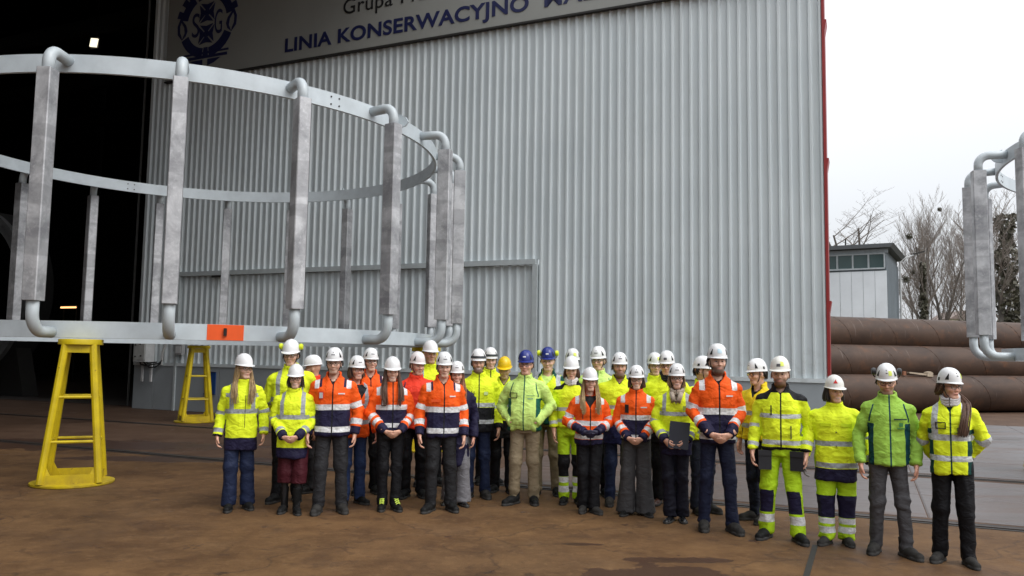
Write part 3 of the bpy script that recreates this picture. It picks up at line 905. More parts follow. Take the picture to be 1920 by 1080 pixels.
# yellow stands
def stand(loc, rz, label, top=1.93):
    st = tag(empty("trestle_stand", (loc[0], loc[1], 0), rz), label, "stand", "yellow steel stands under the ring cages")
    m = MB(); m.lathe([(0.50, 0.0), (0.51, 0.012), (0.51, 0.034), (0.46, 0.045)], 40); m.build("base_plate", M_YELP, st, smooth=True)
    m = MB()
    for k in range(4):
        M_ = Matrix.Rotation(k * math.pi / 2, 3, 'Z')
        m.box(M_ @ Vector((0, -0.345, 0.10)), (0.64, 0.012, 0.12), M=M_)
    m.build("foot_frame", M_YELP, st)
    m = MB(); m.lathe([(0.27, top - 0.075), (0.275, top - 0.07), (0.275, top - 0.01), (0.27, top)], 36); m.build("top_plate", M_YELP, st, smooth=True)
    m = MB()
    for k in range(4):
        M_ = Matrix.Rotation(k * math.pi / 2, 3, 'Z')
        m.box(M_ @ Vector((0, -0.185, top - 0.13)), (0.30, 0.02, 0.10), M=M_)
    m.build("head_frame", M_YELP, st)
    def lp(k, z_):
        f = z_ / (top - 0.07); r_ = 0.345 * (1 - f) + 0.165 * f
        return Vector((r_ * (1 if k in (0, 3) else -1), r_ * (1 if k in (0, 1) else -1), z_))
    for k in range(4):
        m = MB(); m.tube([lp(k, 0.045), lp(k, top - 0.075)], 0.048, 10); m.build("leg", M_YELP, st, smooth=True)
        a = lp(k, 0.05); d_ = Vector((-a.x, 0, 0)).normalized(); d2 = Vector((0, -a.y, 0)).normalized()
        m = MB(); vs = [a + d_ * 0.04 + q for q in (Vector((0, -.006, 0)), Vector((0, .006, 0)))] + [a + d_ * 0.16 + q for q in (Vector((0, -.006, 0)), Vector((0, .006, 0)))] + [lp(k, 0.3) + d_ * 0.02 + q for q in (Vector((0, -.006, 0)), Vector((0, .006, 0)))]
        m.add(vs, [(0, 2, 4), (1, 5, 3), (0, 1, 3, 2), (2, 3, 5, 4), (0, 4, 5, 1)]); m.build("gusset", M_YELP, st)
    for z_ in (0.58, 1.16):
        for k in range(4):
            m = MB(); m.tube([lp(k, z_), lp((k + 1) % 4, z_)], 0.020, 8); m.build("rung", M_YELP, st)
stand((-5.86, 10.95), rad(22), "yellow steel stand under the near side of the left ring cage")
stand((-7.98, 20.55), rad(30), "yellow steel stand under the far side of the left ring cage before the wall")
stand((-1.62, 15.35), rad(10), "yellow steel stand under the left ring cage hidden behind the helmets")
for az in (60, 180, 300):
    stand((13.85 + 4.7 * math.cos(rad(az)), 13.50 + 4.7 * math.sin(rad(az))), rad(az), {60: "yellow steel stand under the far side of the right ring cage, beyond the edge", 180: "yellow steel stand under the left side of the right ring cage, beyond the edge", 300: "yellow steel stand under the near side of the right ring cage, beyond the edge"}[az], 1.80)

# ================================================================== PIPES, BUILDING, TREES ON THE RIGHT
PD = 1.32
pdir = Vector((0.957, 0.29, 0)).normalized(); pang = math.atan2(pdir.y, pdir.x)
p_bot = Vector((11.25, 27.85, 0))
perp = Vector((-pdir.y, pdir.x, 0))
def pipe(row, k, label):
    c = p_bot + perp * (0.80 * row + 1.6 * k) + Vector((0, 0, PD / 2 + 0.02 + 1.05 * row)) + pdir * (4.0 + 0.7 * row)
    o = tag(empty("steel_pipe", c, pang), label, "pipe", "rusty steel pipes stacked in the yard")
    mb = MB(); n_ = 48; Lh = 13.0
    vs = []
    for r_, x_ in ((PD / 2, -Lh), (PD / 2, Lh), (PD / 2 - 0.025, Lh), (PD / 2 - 0.025, -Lh)):
        vs += [(x_, r_ * math.cos(2 * math.pi * q / n_), r_ * math.sin(2 * math.pi * q / n_)) for q in range(n_)]
    mb.add(vs, [(i * n_ + q, i * n_ + (q + 1) % n_, ((i + 1) % 4) * n_ + (q + 1) % n_, ((i + 1) % 4) * n_ + q) for i in range(4) for q in range(n_)])
    mb.build("shell", RUST, o, smooth=True)
    mb = MB()                                          # spiral weld bead
    pts = []
    for q in range(260):
        a_ = q / 259 * 2 * math.pi * 13; x_ = -Lh + 2 * Lh * q / 259
        pts.append((x_, (PD / 2 + 0.002) * math.cos(a_), (PD / 2 + 0.002) * math.sin(a_)))
    mb.tube(pts, 0.012, 4); mb.build("weld_bead", RUST, o)
pipe(0, 0, "lowest rusty pipe of the stack lying on the ground in front")
pipe(1, 0, "middle rusty pipe of the stack resting above the lowest one")
pipe(2, 0, "topmost rusty pipe of the stack under the white building")
pipe(0, 1, "rusty pipe hidden behind the lowest pipe of the stack"); pipe(0, 2, "rusty pipe at the hidden rear foot of the stack"); pipe(1, 1, "rusty pipe hidden behind the middle pipe of the stack")
q0 = worldpt(1722, 697.5, 28.4)
pk = tag(empty("timber_wedge", Vector((q0.x, 28.55, PD + 0.02)), pang), "pale timber wedge lying on the lowest pipe behind the helmets", "timber")
m = MB(); m.prism([(-0.35, 0.06), (0.42, -0.02), (0.42, 0.05), (-0.35, 0.11)], -0.06, 0.06); m.build("plank", M_WOOD, pk)
m = MB(); m.prism([(0.40, -0.05), (0.66, -0.05), (0.66, 0.08), (0.56, 0.13), (0.42, 0.1)], -0.09, 0.09); m.build("block", M_WOOD, pk)
m = MB(); m.box((-0.55, 0, 0.06), (0.12, 0.12, 0.14)); m.build("chock", plain("rust_block", (0.25, 0.1, 0.05), 0.7), pk)

# white workshop behind the pipes
bx0 = worldpt(1664, 590, 52).x
bang = rad(-31)
wb = tag(empty("workshop_building", (bx0, 52, 0), bang), "white boarded workshop with a row of dark windows and grey side beside the trees", "building")
M_WB = plain("white_boards", (0.80, 0.83, 0.86), 0.5, var=0.06, scale=0.8)
M_WBG = plain("side_grey", (0.12, 0.145, 0.165), 0.5, var=0.12, scale=0.8)
M_WIN = plain("window_glass", (0.050, 0.085, 0.085), 0.12, var=0.15, scale=0.6)
M_FRM = plain("window_frame", (0.46, 0.50, 0.52), 0.5)
zt = 9.2
m = MB(); m.box((-7, 4.2, zt / 2), (13.8, 7.9, zt)); m.build("wall", M_WBG, wb)
x = 0.0
while x > -12.6:
    m = MB(); m.box((x - 0.36, 0.22, 3.87), (0.70, 0.07, 7.74)); m.build("wall_board", M_WB, wb); x -= 0.72
for k in range(18):
    m = MB(); m.box((-0.06, 0.45 + 0.44 * k, zt / 2 - 0.2), (0.07, 0.40, zt - 0.5)); m.build("side_board", M_WBG, wb)
for k in range(12):
    xa = -0.12 - 0.97 * k
    f = MB()
    f.box((xa - 0.47, 0.17, 7.90), (0.96, 0.12, 0.10)); f.box((xa - 0.47, 0.17, 8.88), (0.96, 0.12, 0.08)); f.box((xa - 0.0, 0.17, 8.39), (0.08, 0.12, 0.90)); f.box((xa - 0.93, 0.17, 8.39), (0.04, 0.12, 0.90))
    fo = f.build("window", M_FRM, wb)
    m = MB(); m.box((xa - 0.47, 0.20, 8.39), (0.86, 0.02, 0.90)); m.build("pane", M_WIN, fo)
m = MB(); m.box((-6.3, 0.2, 9.06), (12.8, 0.1, 0.26)); m.build("fascia", plain("fascia_grey", (0.33, 0.37, 0.40), 0.5), wb)
m = MB(); m.prism([(-13.4, 9.22), (0.30, 9.22), (0.50, 9.48), (-13.4, 9.48)], -0.35, 8.5); rf = m.build("roof", plain("roof_felt", (0.10, 0.105, 0.11), 0.7), wb)
m = MB(); m.tube([(-2.6, 1, 9.4), (-2.6, 1, 10.1)], 0.05, 6); m.build("vent_pipe", M_DARK, rf)
# street lamp by the building
lx = worldpt(1690, 590, 58).x
sl = tag(empty("street_lamp", (lx, 58, 0)), "thin grey street lamp leaning over beside the workshop corner", "street lamp")
m = MB(); m.tube([(0, 0, 0), (0, 0, 9.0)], 0.09, 8, rs=[0.11, 0.06]); m.build("pole", M_GREYP, sl)
m = MB(); m.tube([(0, 0, 9.0), (0.4, 0, 9.35), (1.1, 0, 9.6)], 0.045, 6); m.build("arm", M_GREYP, sl)
m = MB(); m.prism([(1.0, 9.56), (1.75, 9.78), (1.8, 9.9), (1.0, 9.70)], -0.14, 0.14); m.build("lamp_head", M_DARK, sl)
# pale house far behind the trunks
hx = worldpt(1800, 590, 130).x
fh = tag(empty("far_house", (hx, 130, 0)), "small pale yellow house far behind the bare trees", "house")
m = MB(); m.box((0, 2, 4.4), (4.2, 6, 8.8)); m.build("wall", plain("cream_wall", (0.55, 0.50, 0.38), 0.7), fh)
m = MB(); m.prism([(-2.5, 8.8), (2.5, 8.8), (0, 10.2)], -1.4, 5.4); m.build("roof", plain("far_roof", (0.2, 0.15, 0.13), 0.7), fh)
for x_ in (-0.8, 0.9):
    m = MB(); m.box((x_, -1.02, 6.2), (0.8, 0.06, 1.2)); m.build("window", M_WIN, fh)

# ---- bare winter trees
M_BARK = plain("bark", (0.105, 0.092, 0.080), 0.9, var=0.3, scale=3)
M_TWIG = plain("twigs", (0.20, 0.168, 0.145), 0.9, var=0.2, scale=3)
M_IVY = plain("ivy_leaves", (0.080, 0.074, 0.048), 0.6, var=0.5, scale=2.5)
def tree(px, py_top, Y, label, spread=0.35, trunk_r=0.22, seed=0, upright=0.75, forks=1, ivy=None, lean=0.0, dens=1.0, first=0.3):
    rng = random.Random(seed)
    b = worldpt(px, 600, Y); top = worldpt(px, py_top, Y).z
    t = tag(empty("bare_tree", (b.x, Y, 0)), label, "tree", "bare trees behind the pipes")
    tm, cm = MB(), MB()
    def grow(p, d, length, r, depth, mb, nseg=5):
        pts = [p]; rs_ = [r]
        q = Vector(p); dd = Vector(d)
        for i in range(nseg):
            dd = (dd + Vector((rng.gauss(0, .10), rng.gauss(0, .10), 0.04 + 0.08 * upright))).normalized()
            q = q + dd * (length / nseg); pts.append(q.copy()); rs_.append(r * (1 - 0.72 * (i + 1) / nseg))
        mb.tube(pts, r, 6 if depth < 2 else 3, rs=rs_, cap=False)
        if depth >= 5 or length < 0.5: return
        nb = {0: int(13 * dens), 1: int(8 * dens), 2: 6, 3: 4, 4: 0}[depth]
        for k in range(nb):
            f = first + (1 - first) * (k + rng.random()) / nb if depth == 0 else 0.2 + 0.8 * (k + rng.random()) / nb
            i = min(nseg - 1, int(f * nseg)); u = f * nseg - i
            pp = pts[i].lerp(pts[i + 1], min(1, u)); rr = (rs_[i] * (1 - u) + rs_[i + 1] * u)
            ax = (pts[i + 1] - pts[i]).normalized()
            an = rng.uniform(0, 2 * math.pi)
            side = Vector((math.cos(an), math.sin(an), 0))
            nd = (ax * upright + side * (spread * 1.6 + 0.25 * rng.random()) + Vector((0, 0, 0.25 * upright))).normalized()
            ln = length * rng.uniform(0.30, 0.52) * (1.15 - 0.5 * f if depth == 0 else 1.0)
            grow(pp, nd, ln, max(0.010, min(rr * 0.62, 0.14 * r + rr * 0.3)), depth + 1, cm, 4)
    for k in range(forks):
        an = rng.uniform(0, 6.28)
        d = Vector((math.cos(an) * 0.16 * (forks > 1) + lean, math.sin(an) * 0.1 * (forks > 1), 1))
        grow(Vector((0.25 * k - 0.12 * (forks - 1), 0, 0)), d, top * rng.uniform(0.70, 0.78) if k else top * 0.76, trunk_r, 0, tm, 7)
    tm.build("trunk", M_BARK, t, smooth=True)
    cm.build("crown", M_TWIG, t)
    if ivy:
        z0_, z1_, rad_, cnt = ivy
        iv = MB()
        for k in range(cnt):
            z_ = z0_ + (z1_ - z0_) * rng.random() ** 1.15
            f = (z_ - z0_) / (z1_ - z0_)
            r_ = rad_ * (1 - 0.55 * f) * rng.uniform(0.45, 1.05) * (0.75 + 0.3 * math.sin(z_ * 2.1 + seed))
            an = rng.uniform(0, 6.28); s_ = rng.uniform(0.07, 0.16)
            c_ = Vector((r_ * math.cos(an) + lean * z_, r_ * math.sin(an), z_))
            R_ = Matrix.Rotation(rng.uniform(0, 6.28), 3, 'Z') @ Matrix.Rotation(rng.uniform(-1.0, 1.0), 3, 'X')
            iv.add([c_ + R_ @ Vector(v) * s_ for v in ((-1, 0, -1), (1, 0, -1), (0.8, 0.2, 0.8), (-0.8, 0.2, 0.8))], [(0, 1, 2, 3)])
        tag(iv.build("ivy", M_IVY, t), kind='stuff')
    return t
tree(1606, 322, 75, "round-headed bare tree rising behind the white workshop roof", spread=0.55, trunk_r=0.30, seed=3, upright=0.45, forks=3, first=0.45, dens=0.6)
tree(1732, 372, 66, "tall bare tree with ivy trunk right of the workshop", spread=0.30, trunk_r=0.24, seed=7, upright=0.8, ivy=(0, 10.0, 0.48, 1300), dens=1.15)
tree(1762, 380, 70, "tall bare tree with several upright stems beside the ivy trunk", spread=0.26, trunk_r=0.20, seed=12, upright=0.9, forks=3)
tree(1712, 470, 82, "small bare tree low beside the street lamp", spread=0.4, trunk_r=0.14, seed=21, upright=0.6)
tree(1783, 425, 80, "slender bare tree left of the right ring cage", spread=0.32, trunk_r=0.17, seed=25, upright=0.7)
tree(1806, 395, 74, "bare tree whose top shows behind the first bars of the right ring cage", spread=0.34, trunk_r=0.2, seed=31, upright=0.75)
tree(1848, 372, 68, "bare tree seen through the bars of the right ring cage", spread=0.34, trunk_r=0.2, seed=37, upright=0.7)
tree(1893, 350, 60, "dense ivy covered tree at the right picture edge", spread=0.36, trunk_r=0.30, seed=44, upright=0.7, ivy=(0, 13.0, 1.7, 2600), dens=1.3)
tree(1925, 380, 72, "bare tree cut off by the right picture edge", spread=0.36, trunk_r=0.2, seed=48, upright=0.7, ivy=(0, 9, 1.0, 900))
for px, py, Y, r_, lb in ((1704, 444, 65.5, 0.34, "higher dark ball of mistletoe left of the ivy trunk"), (1699, 524, 65.6, 0.44, "lower dark ball of mistletoe by the street lamp"), (1762, 393, 69.5, 0.26, "small dark nest at the top of the upright stems"), (1712, 510, 66, 0.26, "smallest dark ball of mistletoe between two bare trees")):
    rng = random.Random(int(px)); p = worldpt(px, py, Y)
    m = MB()
    for k in range(150):
        d = Vector((rng.gauss(0, 1), rng.gauss(0, 1), rng.gauss(0, 1))).normalized()
        e_ = d * r_ * rng.uniform(0.6, 1.0)
        m.tube([d * 0.03, e_ * 0.6 + Vector((rng.gauss(0, .04), rng.gauss(0, .04), 0)), e_], 0.012, 3, cap=False)
    o = m.build("mistletoe", M_IVY); o.location = p; tag(o, lb, "mistletoe", "dark balls in the bare trees")

# ================================================================== PEOPLE
f32 = np.float32
def vhash(ix, iy, iz, seed):
    h = (ix * 374761393 + iy * 668265263 + iz * 2147483647 + seed * 1274126177) & 0xFFFFFFFF
    h = ((h ^ (h >> 13)) * 1274126177) & 0xFFFFFFFF
    return ((h ^ (h >> 16)) & 0xFFFF).astype(f32) / 32767.5 - 1.0
def vnoise(p, seed=0):
    """smooth value noise in -1..1 at points p (N,3)"""
    q = np.floor(p); u = (p - q).astype(f32); i = q.astype(np.int64)
    u = u * u * (3 - 2 * u)
    o = 0
    for dx in (0, 1):
        for dy in (0, 1):
            for dz in (0, 1):
                wgt = (u[:, 0] if dx else 1 - u[:, 0]) * (u[:, 1] if dy else 1 - u[:, 1]) * (u[:, 2] if dz else 1 - u[:, 2])
                o = o + wgt * vhash(i[:, 0] + dx, i[:, 1] + dy, i[:, 2] + dz, seed)
    return o

def surfnet(Fv, xs, ys, zs):
    """surface nets on a rectilinear grid: vertices and quads of the zero surface (inside negative)"""
    nx, ny, nz = Fv.shape
    S = Fv < 0
    c = np.zeros((nx - 1, ny - 1, nz - 1), np.int8)
    for a in (0, 1):
        for b in (0, 1):
            for d in (0, 1):
                c += S[a:nx - 1 + a, b:ny - 1 + b, d:nz - 1 + d]
    act = (c > 0) & (c < 8)
    I, J, K = np.nonzero(act)
    idx = np.full(act.shape, -1, np.int32); idx[I, J, K] = np.arange(len(I))
    val = np.empty((len(I), 2, 2, 2), f32)
    for a in (0, 1):
        for b in (0, 1):
            for d in (0, 1): val[:, a, b, d] = Fv[I + a, J + b, K + d]
    acc = np.zeros((len(I), 3), f32); cnt = np.zeros(len(I), f32)
    for ax in range(3):
        for p in (0, 1):
            for q in (0, 1):
                s0 = [p, q]; s0.insert(ax, 0); s1 = [p, q]; s1.insert(ax, 1)
                v0, v1 = val[:, s0[0], s0[1], s0[2]], val[:, s1[0], s1[1], s1[2]]
                mk = (v0 < 0) != (v1 < 0)
                t = np.where(mk, v0 / np.where(mk, v0 - v1, 1), 0)
                co = np.zeros((len(I), 3), f32)
                oth = [p, q]; k = 0
                for d in range(3):
                    if d == ax: co[:, d] = t
                    else: co[:, d] = oth[k]; k += 1
                acc += co * mk[:, None]; cnt += mk
    loc = acc / cnt[:, None]
    g = [xs, ys, zs]; ii = [I, J, K]
    V = np.stack([g[d][ii[d]] + loc[:, d] * (g[d][ii[d] + 1] - g[d][ii[d]]) for d in range(3)], 1)
    quads = []
    for ax in range(3):
        sl0 = [slice(1, -1)] * 3; sl1 = [slice(1, -1)] * 3
        sl0[ax] = slice(0, -1); sl1[ax] = slice(1, None)
        A, B = S[tuple(sl0)], S[tuple(sl1)]
        for flip, mask in ((0, A & ~B), (1, B & ~A)):
            P = list(np.nonzero(mask))
            for d in range(3):
                if d != ax: P[d] = P[d] + 1
            u, v = [d for d in range(3) if d != ax]
            def cell(du, dv):
                q = [P[0], P[1], P[2]]
                q[u] = q[u] - du; q[v] = q[v] - dv
                return idx[q[0], q[1], q[2]]
            qd = np.stack([cell(1, 1), cell(0, 1), cell(0, 0), cell(1, 0)], 1)
            if (ax == 1) != bool(flip): qd = qd[:, ::-1]
            quads.append(qd)
    Q = np.concatenate(quads)
    Q = Q[(Q >= 0).all(1)]
    return V, Q

def smin(a, b, k):
    h = np.clip(0.5 + 0.5 * (b - a) / k, 0, 1)
    return b * (1 - h) + a * h - k * h * (1 - h)
def smax(a, b, k): return -smin(-a, -b, k)
class Grid:
    def __init__(self, xs, ys, zs):
        self.xs, self.ys, self.zs = [np.asarray(a, f32) for a in (xs, ys, zs)]
        self.X, self.Y, self.Z = self.xs[:, None, None], self.ys[None, :, None], self.zs[None, None, :]
def uni(a, b, h): return np.arange(a, b + h, h)
def cone(G, a, b, ra, rb):
    ab = np.array(b, f32) - np.array(a, f32); L2 = float((ab * ab).sum()) + 1e-9
    t = np.clip(((G.X - a[0]) * ab[0] + (G.Y - a[1]) * ab[1] + (G.Z - a[2]) * ab[2]) / L2, 0, 1)
    dx, dy, dz = G.X - a[0] - t * ab[0], G.Y - a[1] - t * ab[1], G.Z - a[2] - t * ab[2]
    return np.sqrt(dx * dx + dy * dy + dz * dz) - (ra + (rb - ra) * t)
def ell(G, c, r):
    d = np.sqrt(((G.X - c[0]) / r[0]) ** 2 + ((G.Y - c[1]) / r[1]) ** 2 + ((G.Z - c[2]) / r[2]) ** 2)
    return (d - 1) * min(r)
def trunk(G, tab, n=2.4, xoff=0.0):
    """stack of superellipses: rows (z, half width, half depth, y centre)"""
    z = [r[0] for r in tab]
    W_ = np.interp(G.zs, z, [r[1] for r in tab])[None, None, :].astype(f32)
    D_ = np.interp(G.zs, z, [r[2] for r in tab])[None, None, :].astype(f32)
    Yc = np.interp(G.zs, z, [r[3] for r in tab])[None, None, :].astype(f32)
    q = (np.abs((G.X - xoff) / W_) ** n + np.abs((G.Y - Yc) / D_) ** n) ** (1 / n)
    d = (q - 1) * np.minimum(W_, D_)
    return np.maximum(d, np.maximum(tab[0][0] - G.Z, G.Z - tab[-1][0]))
def seg_t(P, a, b):
    a = np.array(a); ab = np.array(b) - a; L = np.linalg.norm(ab)
    t = np.clip(((P - a) @ ab) / (L * L), 0, 1)
    d = np.linalg.norm(P - a - t[:, None] * ab, axis=1)
    return d, t * L, L
def normals(V, Q):
    n = np.cross(V[Q[:, 2]] - V[Q[:, 0]], V[Q[:, 3]] - V[Q[:, 1]])
    o = np.zeros_like(V)
    for k in range(4): np.add.at(o, Q[:, k], n)
    return o / (np.linalg.norm(o, axis=1, keepdims=True) + 1e-12)

# ---- hands (canonical: wrist at origin, fingers down -z, palm faces -x, thumb to -y); curl 0 relaxed, 1 closed
_hand = {}
def hand_mesh(curl):
    if curl in _hand: return _hand[curl]
    G = Grid(uni(-.085, .045, .0055), uni(-.09, .06, .0055), uni(-.21, .07, .0055))
    F_ = cone(G, (0, 0, .06), (0, 0, -.005), .027, .025)
    pl = ell(G, (0.0, -.002, -.052), (.017, .043, .055))
    F_ = smin(F_, pl, .02)
    for y_, ln in ((-.031, .068), (-.011, .077), (.010, .071), (.029, .055)):
        b = np.array((0.0, y_, -.090)); k = 0.45 + 1.05 * curl
        d1 = np.array((-math.sin(k * .5), y_ * .9, -math.cos(k * .5))); m1 = b + d1 * ln * .48
        d2 = np.array((-math.sin(k * 1.3), 0, -math.cos(k * 1.3))); m2 = m1 + d2 * ln * .33
        d3 = np.array((-math.sin(k * 1.9), 0, -math.cos(k * 1.9))); m3 = m2 + d3 * ln * .26
        fg = np.minimum(np.minimum(cone(G, b + np.array((0, 0, .03)), b, .0085, .0095), cone(G, b, m1, .0095, .0088)), np.minimum(cone(G, m1, m2, .0088, .008), cone(G, m2, m3, .008, .007)))
        F_ = smin(F_, fg, .004)
    th = np.minimum(cone(G, (-.004, -.026, -.022), (-.012, -.050, -.058), .015, .0115), cone(G, (-.012, -.050, -.058), (-.024, -.050, -.092), .0115, .009))
    F_ = smin(F_, th, .010)
    V, Q = surfnet(F_, G.xs, G.ys, G.zs)
    _hand[curl] = (V, Q)
    return V, Q
def place_hand(side, wrist, fdir, tdir, curl, scale=1.0):
    V, Q = hand_mesh(curl)
    f = np.array(fdir, float); f /= np.linalg.norm(f)
    t = np.array(tdir, float); t -= f * (t @ f); t /= np.linalg.norm(t)
    Zx, Yx = -f, -t; Xx = np.cross(Yx, Zx)
    R = np.stack([Xx, Yx, Zx], 1)
    P = (V * scale) @ R.T
    wv = np.array(wrist, float)
    if side < 0:
        P = P * np.array((-1, 1, 1)); Q = Q[:, ::-1]
    return P + wv, Q

# ---- boots
_boot = {}
def boot_mesh(kind):
    if kind in _boot: return _boot[kind]
    h = .007
    G = Grid(uni(-.075, .075, h), uni(-.235, .12, h), uni(-.012, .36 if kind == 'tall' else .2, h))
    F_ = cone(G, (0, .045, .050), (0, -.06, .046), .045, .047)
    F_ = smin(F_, cone(G, (0.004, -.06, .043), (0.006, -.155, .034), .046, .040), .03)
    if kind == 'pump':
        F_ = smin(ell(G, (0, -.06, .03), (.040, .14, .034)), ell(G, (0, .05, .045), (.034, .055, .05)), .03)
    else:
        topz = .33 if kind == 'tall' else .17
        F_ = smin(F_, cone(G, (0, .042, .08), (0, .014 if kind == 'tall' else .048, topz), .046, .060 if kind == 'tall' else .050), .03)
        F_ = np.maximum(F_, G.Z - topz)
    sole = np.maximum(smin(ell(G, (0, .04, .01), (.047, .078, .09)), ell(G, (.004, -.09, .01), (.053, .115, .09)), .03), np.abs(G.Z - .014) - .014)
    F_ = np.maximum(F_, 0.006 - G.Z)
    F_ = np.minimum(F_, sole)
    V, Q = surfnet(F_, G.xs, G.ys, G.zs)
    n = normals(V, Q)
    if kind != 'pump':
        V = V + n * (vnoise(V * 28, 3) * .0022)[:, None]
    mi = (V[Q].mean(1)[:, 2] < .028).astype(np.int32)
    _boot[kind] = (V, Q, mi)
    return _boot[kind]

# ---- helmets
M_HELM = {}
def helm_mat(col):
    return plain("helmet_%02x%02x%02x" % tuple(int(c * 255) for c in col), col, 0.22, var=0.03, scale=5)
M_STRAP = plain("strap_black", (0.014, 0.014, 0.015), 0.6)
def helm_pt(th, ph, kind, off=0.0):
    """th: angle round (0 = front, +x at pi/2), ph: 0 rim .. pi/2 top"""
    a, b, hgt = (.095, .121, .126) if kind != 'hat' else (.096, .122, .127)
    c, s = max(0.0, math.cos(ph)) ** 0.82, max(0.0, math.sin(ph)) ** 0.95
    x = math.sin(th) * (a + off) * c; y = -math.cos(th) * (b + off) * c; z = (hgt + off) * s
    if kind != 'hat':
        z += -.012 * (1 - math.cos(th)) * (1 - s)           # lower at the back
    else:                                                    # raised centre ridge
        z += .006 * math.exp(-(x / .03) ** 2) * s
    return (x, y, z)
def helmet(kind, col, parent, Mx, vents=True, mark=None, muffs=None, band=None, strap=True, sticker=None):
    nT, nP = 40, 10
    mb = MB(); vs = []
    rows = []
    for i in range(nP + 1):
        ph = math.pi / 2 * i / nP
        rows.append([helm_pt(2 * math.pi * k / nT, ph, kind) for k in range(nT)])
    brim = []; brimb = []; inn = []
    for k in range(nT):
        th = 2 * math.pi * k / nT
        x, y, z = rows[0][k]
        front = max(0, math.cos(th))
        if kind == 'hat': e = .010 + .042 * front ** 2.2; dz = -.006 - .010 * front ** 2
        else: e = .004 + .022 * front ** 2.5; dz = -.006 - .006 * front ** 2
        r_ = math.hypot(x, y)
        brim.append((x * (1 + e / r_), y * (1 + e / r_), z + dz)); brimb.append((x * (1 + e / r_), y * (1 + e / r_), z + dz - .004))
        inn.append((x * .90, y * .90, z - .003))
    rows = [inn, brimb, brim] + rows
    for r_ in rows: vs += r_
    fs = [(i * nT + k, i * nT + (k + 1) % nT, (i + 1) * nT + (k + 1) % nT, (i + 1) * nT + k) for i in range(len(rows) - 1) for k in range(nT)]
    mb.add(vs, fs)
    he = mb.build("helmet", helm_mat(col), parent, smooth=48)
    he.matrix_local = Mx
    def patch(name, th0, th1, ph0, ph1, mat, off=.0022, tri=0, n=5):
        m_ = MB(); v_ = []
        for i in range(n + 1):
            for j_ in range(n + 1):
                u_, t_ = i / n, j_ / n
                a0, a1 = th0, th1
                if tri > 0: a1 = th0 + (th1 - th0) * (1 - .85 * t_)
                if tri < 0: a0 = th1 - (th1 - th0) * (1 - .85 * t_)
                v_.append(helm_pt(a0 + (a1 - a0) * u_, ph0 + (ph1 - ph0) * t_, kind, off))
        m_.add(v_, [(i * (n + 1) + j_, (i + 1) * (n + 1) + j_, (i + 1) * (n + 1) + j_ + 1, i * (n + 1) + j_ + 1) for i in range(n) for j_ in range(n)])
        return m_.build(name, mat, he, smooth='all')
    if vents and kind != 'hat':
        for sd in (-1, 1):
            patch("vent", min(sd * .80, sd * 1.12), max(sd * .80, sd * 1.12), .16, .62, M_STRAP, tri=sd)
            patch("vent", min(sd * 1.62, sd * 1.85), max(sd * 1.62, sd * 1.85), .10, .30, M_STRAP)
    gm = plain("helmet_mark", (0.10, 0.10, 0.11), 0.5)
    if mark == 'bars':
        for a0, a1 in ((-.22, -.13), (-.10, -.02), (.01, .09), (.12, .22)): patch("front_mark", a0, a1, .34, .44, gm, n=1)
        patch("front_mark", -.05, .05, .58, .68, gm, n=1)
    if mark == 'plate': patch("front_mark", -.26, .14, .20, .42, gm, n=3)
    if mark == 'white': patch("front_mark", -.2, .2, .34, .46, plain("mark_white", (.7, .7, .72), .5), n=3)
    if mark == 'vee':
        patch("front_mark", -.08, .08, .62, .74, gm, tri=1, n=2); patch("front_mark", -.09, .09, .40, .48, gm, n=2)
    if mark == 'triangle':
        rd = plain("mark_red", (.65, .03, .025), .5)
        patch("front_mark", -.42, -.12, .34, .68, rd, tri=1, n=4); patch("front_mark", -.62, -.30, .34, .68, rd, tri=-1, n=4, off=.0026)
    if sticker: patch("sticker", sticker[0], sticker[1], .25, .62, plain("sticker_%02x" % int(sticker[2][0] * 255), sticker[2], .5), n=4, off=.003)
    if band:
        patch("goggle_strap", -1.25, 1.25, .10, .30, band, off=.006, n=10)
    if muffs:
        for sd in (-1, 1):
            m_ = MB(); m_.lathe([(.018, -.022), (.032, -.018), (.036, 0), (.032, .016), (.02, .022)], 14)
            e_ = m_.build("ear_muff", muffs, he, smooth=True)
            e_.matrix_local = Matrix.Translation((sd * .113, .005, .045)) @ Matrix.Rotation(sd * math.pi / 2, 4, 'Y')
            m_ = MB(); m_.tube([(sd * .118, .005, .04), (sd * .112, 0, .0), (sd * .10, 0, -.01)], .006, 6); m_.build("muff_arm", M_STRAP, he)
    if strap:
        m_ = MB()
        for sd in (-1, 1):
            m_.tube([(sd * .082, -.035, -.01), (sd * .078, -.035, -.07), (sd * .058, -.045, -.125), (sd * .02, -.062, -.158), (0, -.064, -.160)], .005, 5)
            m_.tube([(sd * .083, .055, -.02), (sd * .080, .0, -.075)], .005, 5)
        m_.build("chin_strap", M_STRAP, he)
    return he

